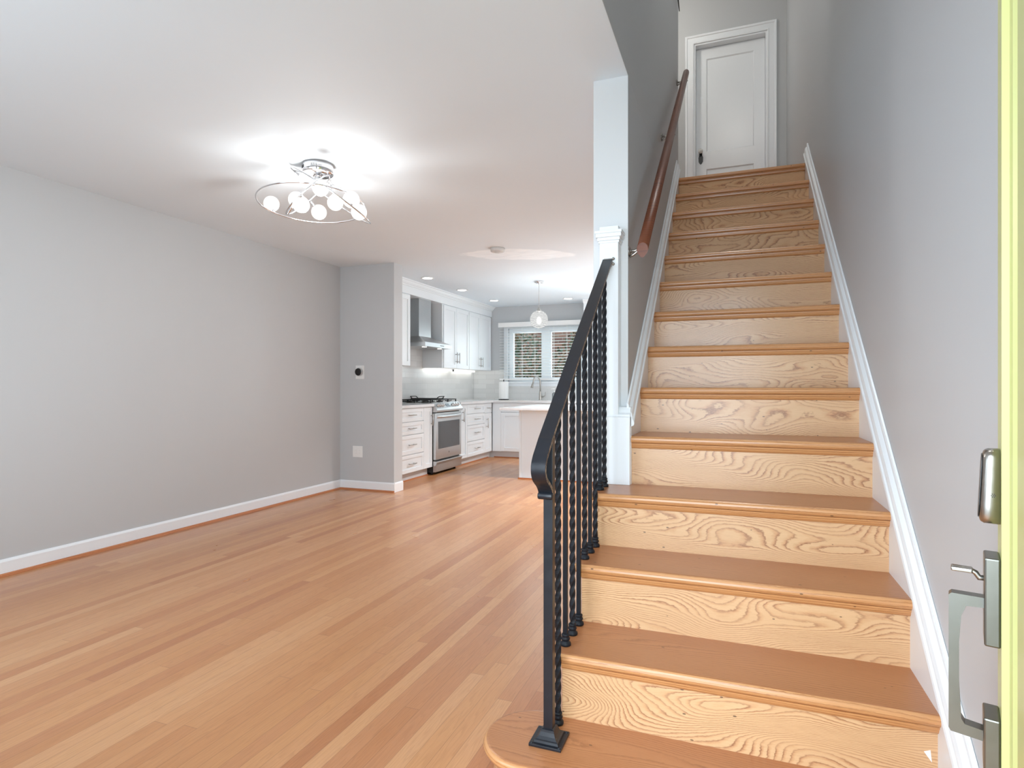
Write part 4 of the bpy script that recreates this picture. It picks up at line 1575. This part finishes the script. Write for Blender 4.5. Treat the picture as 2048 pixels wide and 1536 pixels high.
# ------------------------------------------------------------------ things on the worktop
fa = thing('faucet', 'tall gooseneck pull-down chrome faucet behind the sink', 'faucet', (-2.905, 8.98, CT1))
fx_, fy_ = -2.905, 8.98
obj('base', MB().lathe((fx_, fy_, CT1), [(0.028, 0), (0.028, 0.006), (0.022, 0.012), (0.020, 0.10), (0.017, 0.13), (0.012, 0.14)], 20), M['nickel'], fa)
pts = [(fx_, fy_, CT1 + 0.12), (fx_, fy_, CT1 + 0.27)]
for i in range(1, 13):
    a = PI * i / 13
    pts.append((fx_ - 0.045 * (1 - math.cos(a)) * 0.9, fy_ - 0.06 * (1 - math.cos(a)) * 0.9, CT1 + 0.27 + 0.105 * math.sin(a)))
pts.append((fx_ - 0.088, fy_ - 0.115, CT1 + 0.25))
obj('spout', MB().tube(pts, 0.0115, 12), M['nickel'], fa)
obj('spray_head', MB().tube([(fx_ - 0.087, fy_ - 0.113, CT1 + 0.262), (fx_ - 0.092, fy_ - 0.120, CT1 + 0.235), (fx_ - 0.098, fy_ - 0.129, CT1 + 0.195)], [0.013, 0.017, 0.021], 14), M['nickel'], fa)
mb = MB().tube([(fx_ + 0.015, fy_, CT1 + 0.055), (fx_ + 0.055, fy_ - 0.005, CT1 + 0.055), (fx_ + 0.085, fy_ - 0.01, CT1 + 0.075), (fx_ + 0.090, fy_ - 0.012, CT1 + 0.13)], [0.013, 0.012, 0.009, 0.006], 10)
obj('lever', mb, M['nickel'], fa)

pt_ = thing('paper_towel_holder', 'standing paper towel roll on a dark base left of the faucet', 'paper towel holder', (-3.50, 8.90, CT1))
obj('base', MB().lathe((-3.50, 8.90, CT1), [(0.086, 0), (0.086, 0.010), (0.080, 0.013), (0.01, 0.014)], 28), M['black'], pt_)
obj('roll', MB().lathe((-3.50, 8.90, CT1 + 0.016), [(0.020, 0), (0.078, 0.001), (0.080, 0.004), (0.080, 0.274), (0.078, 0.277), (0.020, 0.278)], 32), M['paper'], pt_)
obj('rod', MB().tube([(-3.50, 8.90, CT1 + 0.01), (-3.50, 8.90, CT1 + 0.315)], 0.006, 8).sphere((-3.50, 8.90, CT1 + 0.318), 0.011, 12, 8), M['black'], pt_)
sb = thing('soap_bottle', 'small clear pump soap bottle right of the faucet', 'soap bottle', (-2.66, 8.94, CT1))
obj('bottle', MB().lathe((-2.66, 8.94, CT1), [(0.030, 0), (0.034, 0.006), (0.034, 0.095), (0.028, 0.112), (0.013, 0.120), (0.013, 0.130)], 20), M['soap'], sb)
obj('liquid', MB().lathe((-2.66, 8.94, CT1 + 0.003), [(0.028, 0), (0.031, 0.004), (0.031, 0.06)], 20), M['plastic'], sb)
obj('pump', MB().lathe((-2.66, 8.94, CT1 + 0.128), [(0.015, 0), (0.015, 0.016), (0.005, 0.018), (0.005, 0.050)], 14).tube([(-2.655, 8.94, CT1 + 0.178), (-2.69, 8.915, CT1 + 0.178), (-2.705, 8.905, CT1 + 0.170)], 0.005, 8), M['plastic'], sb)

# ------------------------------------------------------------------ island
isl = thing('kitchen_island', 'grey kitchen island with overhanging white top seen behind the iron railing', 'island', (-1.9, 7.2, 0))
mb = MB()
mb.box(-2.431, -1.30, 6.765, 7.75, 0.0, 0.845)
mb.box(-2.456, -2.4315, 6.755, 7.752, 0.0, 0.845, 0.001)
b = obj('body', mb, M['island'], isl)
obj('shoe_moulding', MB().box(-2.456, -1.30, 6.742, 6.7545, 0.0, 0.016).box(-2.468, -2.4565, 6.742, 7.752, 0.0, 0.016), M['shoe'], b, 'stained oak strip')
obj('worktop', MB().box(-2.60, -1.22, 6.47, 7.90, 0.846, 0.872, 0.003), M['counter'], isl)

# ------------------------------------------------------------------ outside the kitchen window
struct('ground_patio', MB().box(-12, 8, YB + 0.2, 20, -0.6, -0.5), M['soil'])
struct('ground_porch', MB().box(-5, 4, -6, YF - 0.25, -0.25, -0.14), M['soil'])
hw = tag(obj('garage', MB().box(-11, 3, 14.0, 17.0, -0.5, 4.2), M['brick'], None, None, (-4, 15.5, -0.5)), 'brown brick garage wall seen through the kitchen window', 'building')


def leafy(c, rad, n, seed):
    rnd = random.Random(seed)
    mb = MB()
    for i in range(n):
        while True:
            p = Vector((rnd.uniform(-1, 1), rnd.uniform(-1, 1), rnd.uniform(-1, 1)))
            if 0.35 < p.length < 1:
                break
        q = Vector(c) + Vector((p.x * rad[0], p.y * rad[1], p.z * rad[2]))
        d = Vector((rnd.uniform(-1, 1), rnd.uniform(-1, 1), rnd.uniform(-0.6, 1))).normalized()
        s = d.orthogonal().normalized() * rnd.uniform(0.018, 0.032)
        d *= rnd.uniform(0.05, 0.09)
        mb.quad([q, q + d * 0.5 + s, q + d, q + d * 0.5 - s], 0 if rnd.random() < 0.7 else 1)
    return mb


for i, (x, y, hgt, lab) in enumerate(((-4.15, 11.4, 1.55, 'dark leafy shrub behind the left half of the kitchen window'), (-2.95, 12.2, 1.45, 'dark leafy shrub behind the right half of the kitchen window'))):
    s = thing('shrub', lab, 'shrub', (x, y, -0.5), 'shrubs outside the kitchen window')
    f = obj('foliage', leafy((x, y, 0.55 + hgt / 2), (0.75, 0.6, hgt * 0.72), 2600, 11 + i), [M['leaf'], M['leaf_dry']], s)
    f['kind'] = 'stuff'
    mb = MB()
    for q in range(5):
        a = q * 1.26
        mb.tube([(x, y, -0.5), (x + 0.15 * math.cos(a), y + 0.15 * math.sin(a), 0.4), (x + 0.4 * math.cos(a), y + 0.35 * math.sin(a), 1.3)], [0.03, 0.022, 0.01], 6)
    obj('stem', mb, M['bark'], s)
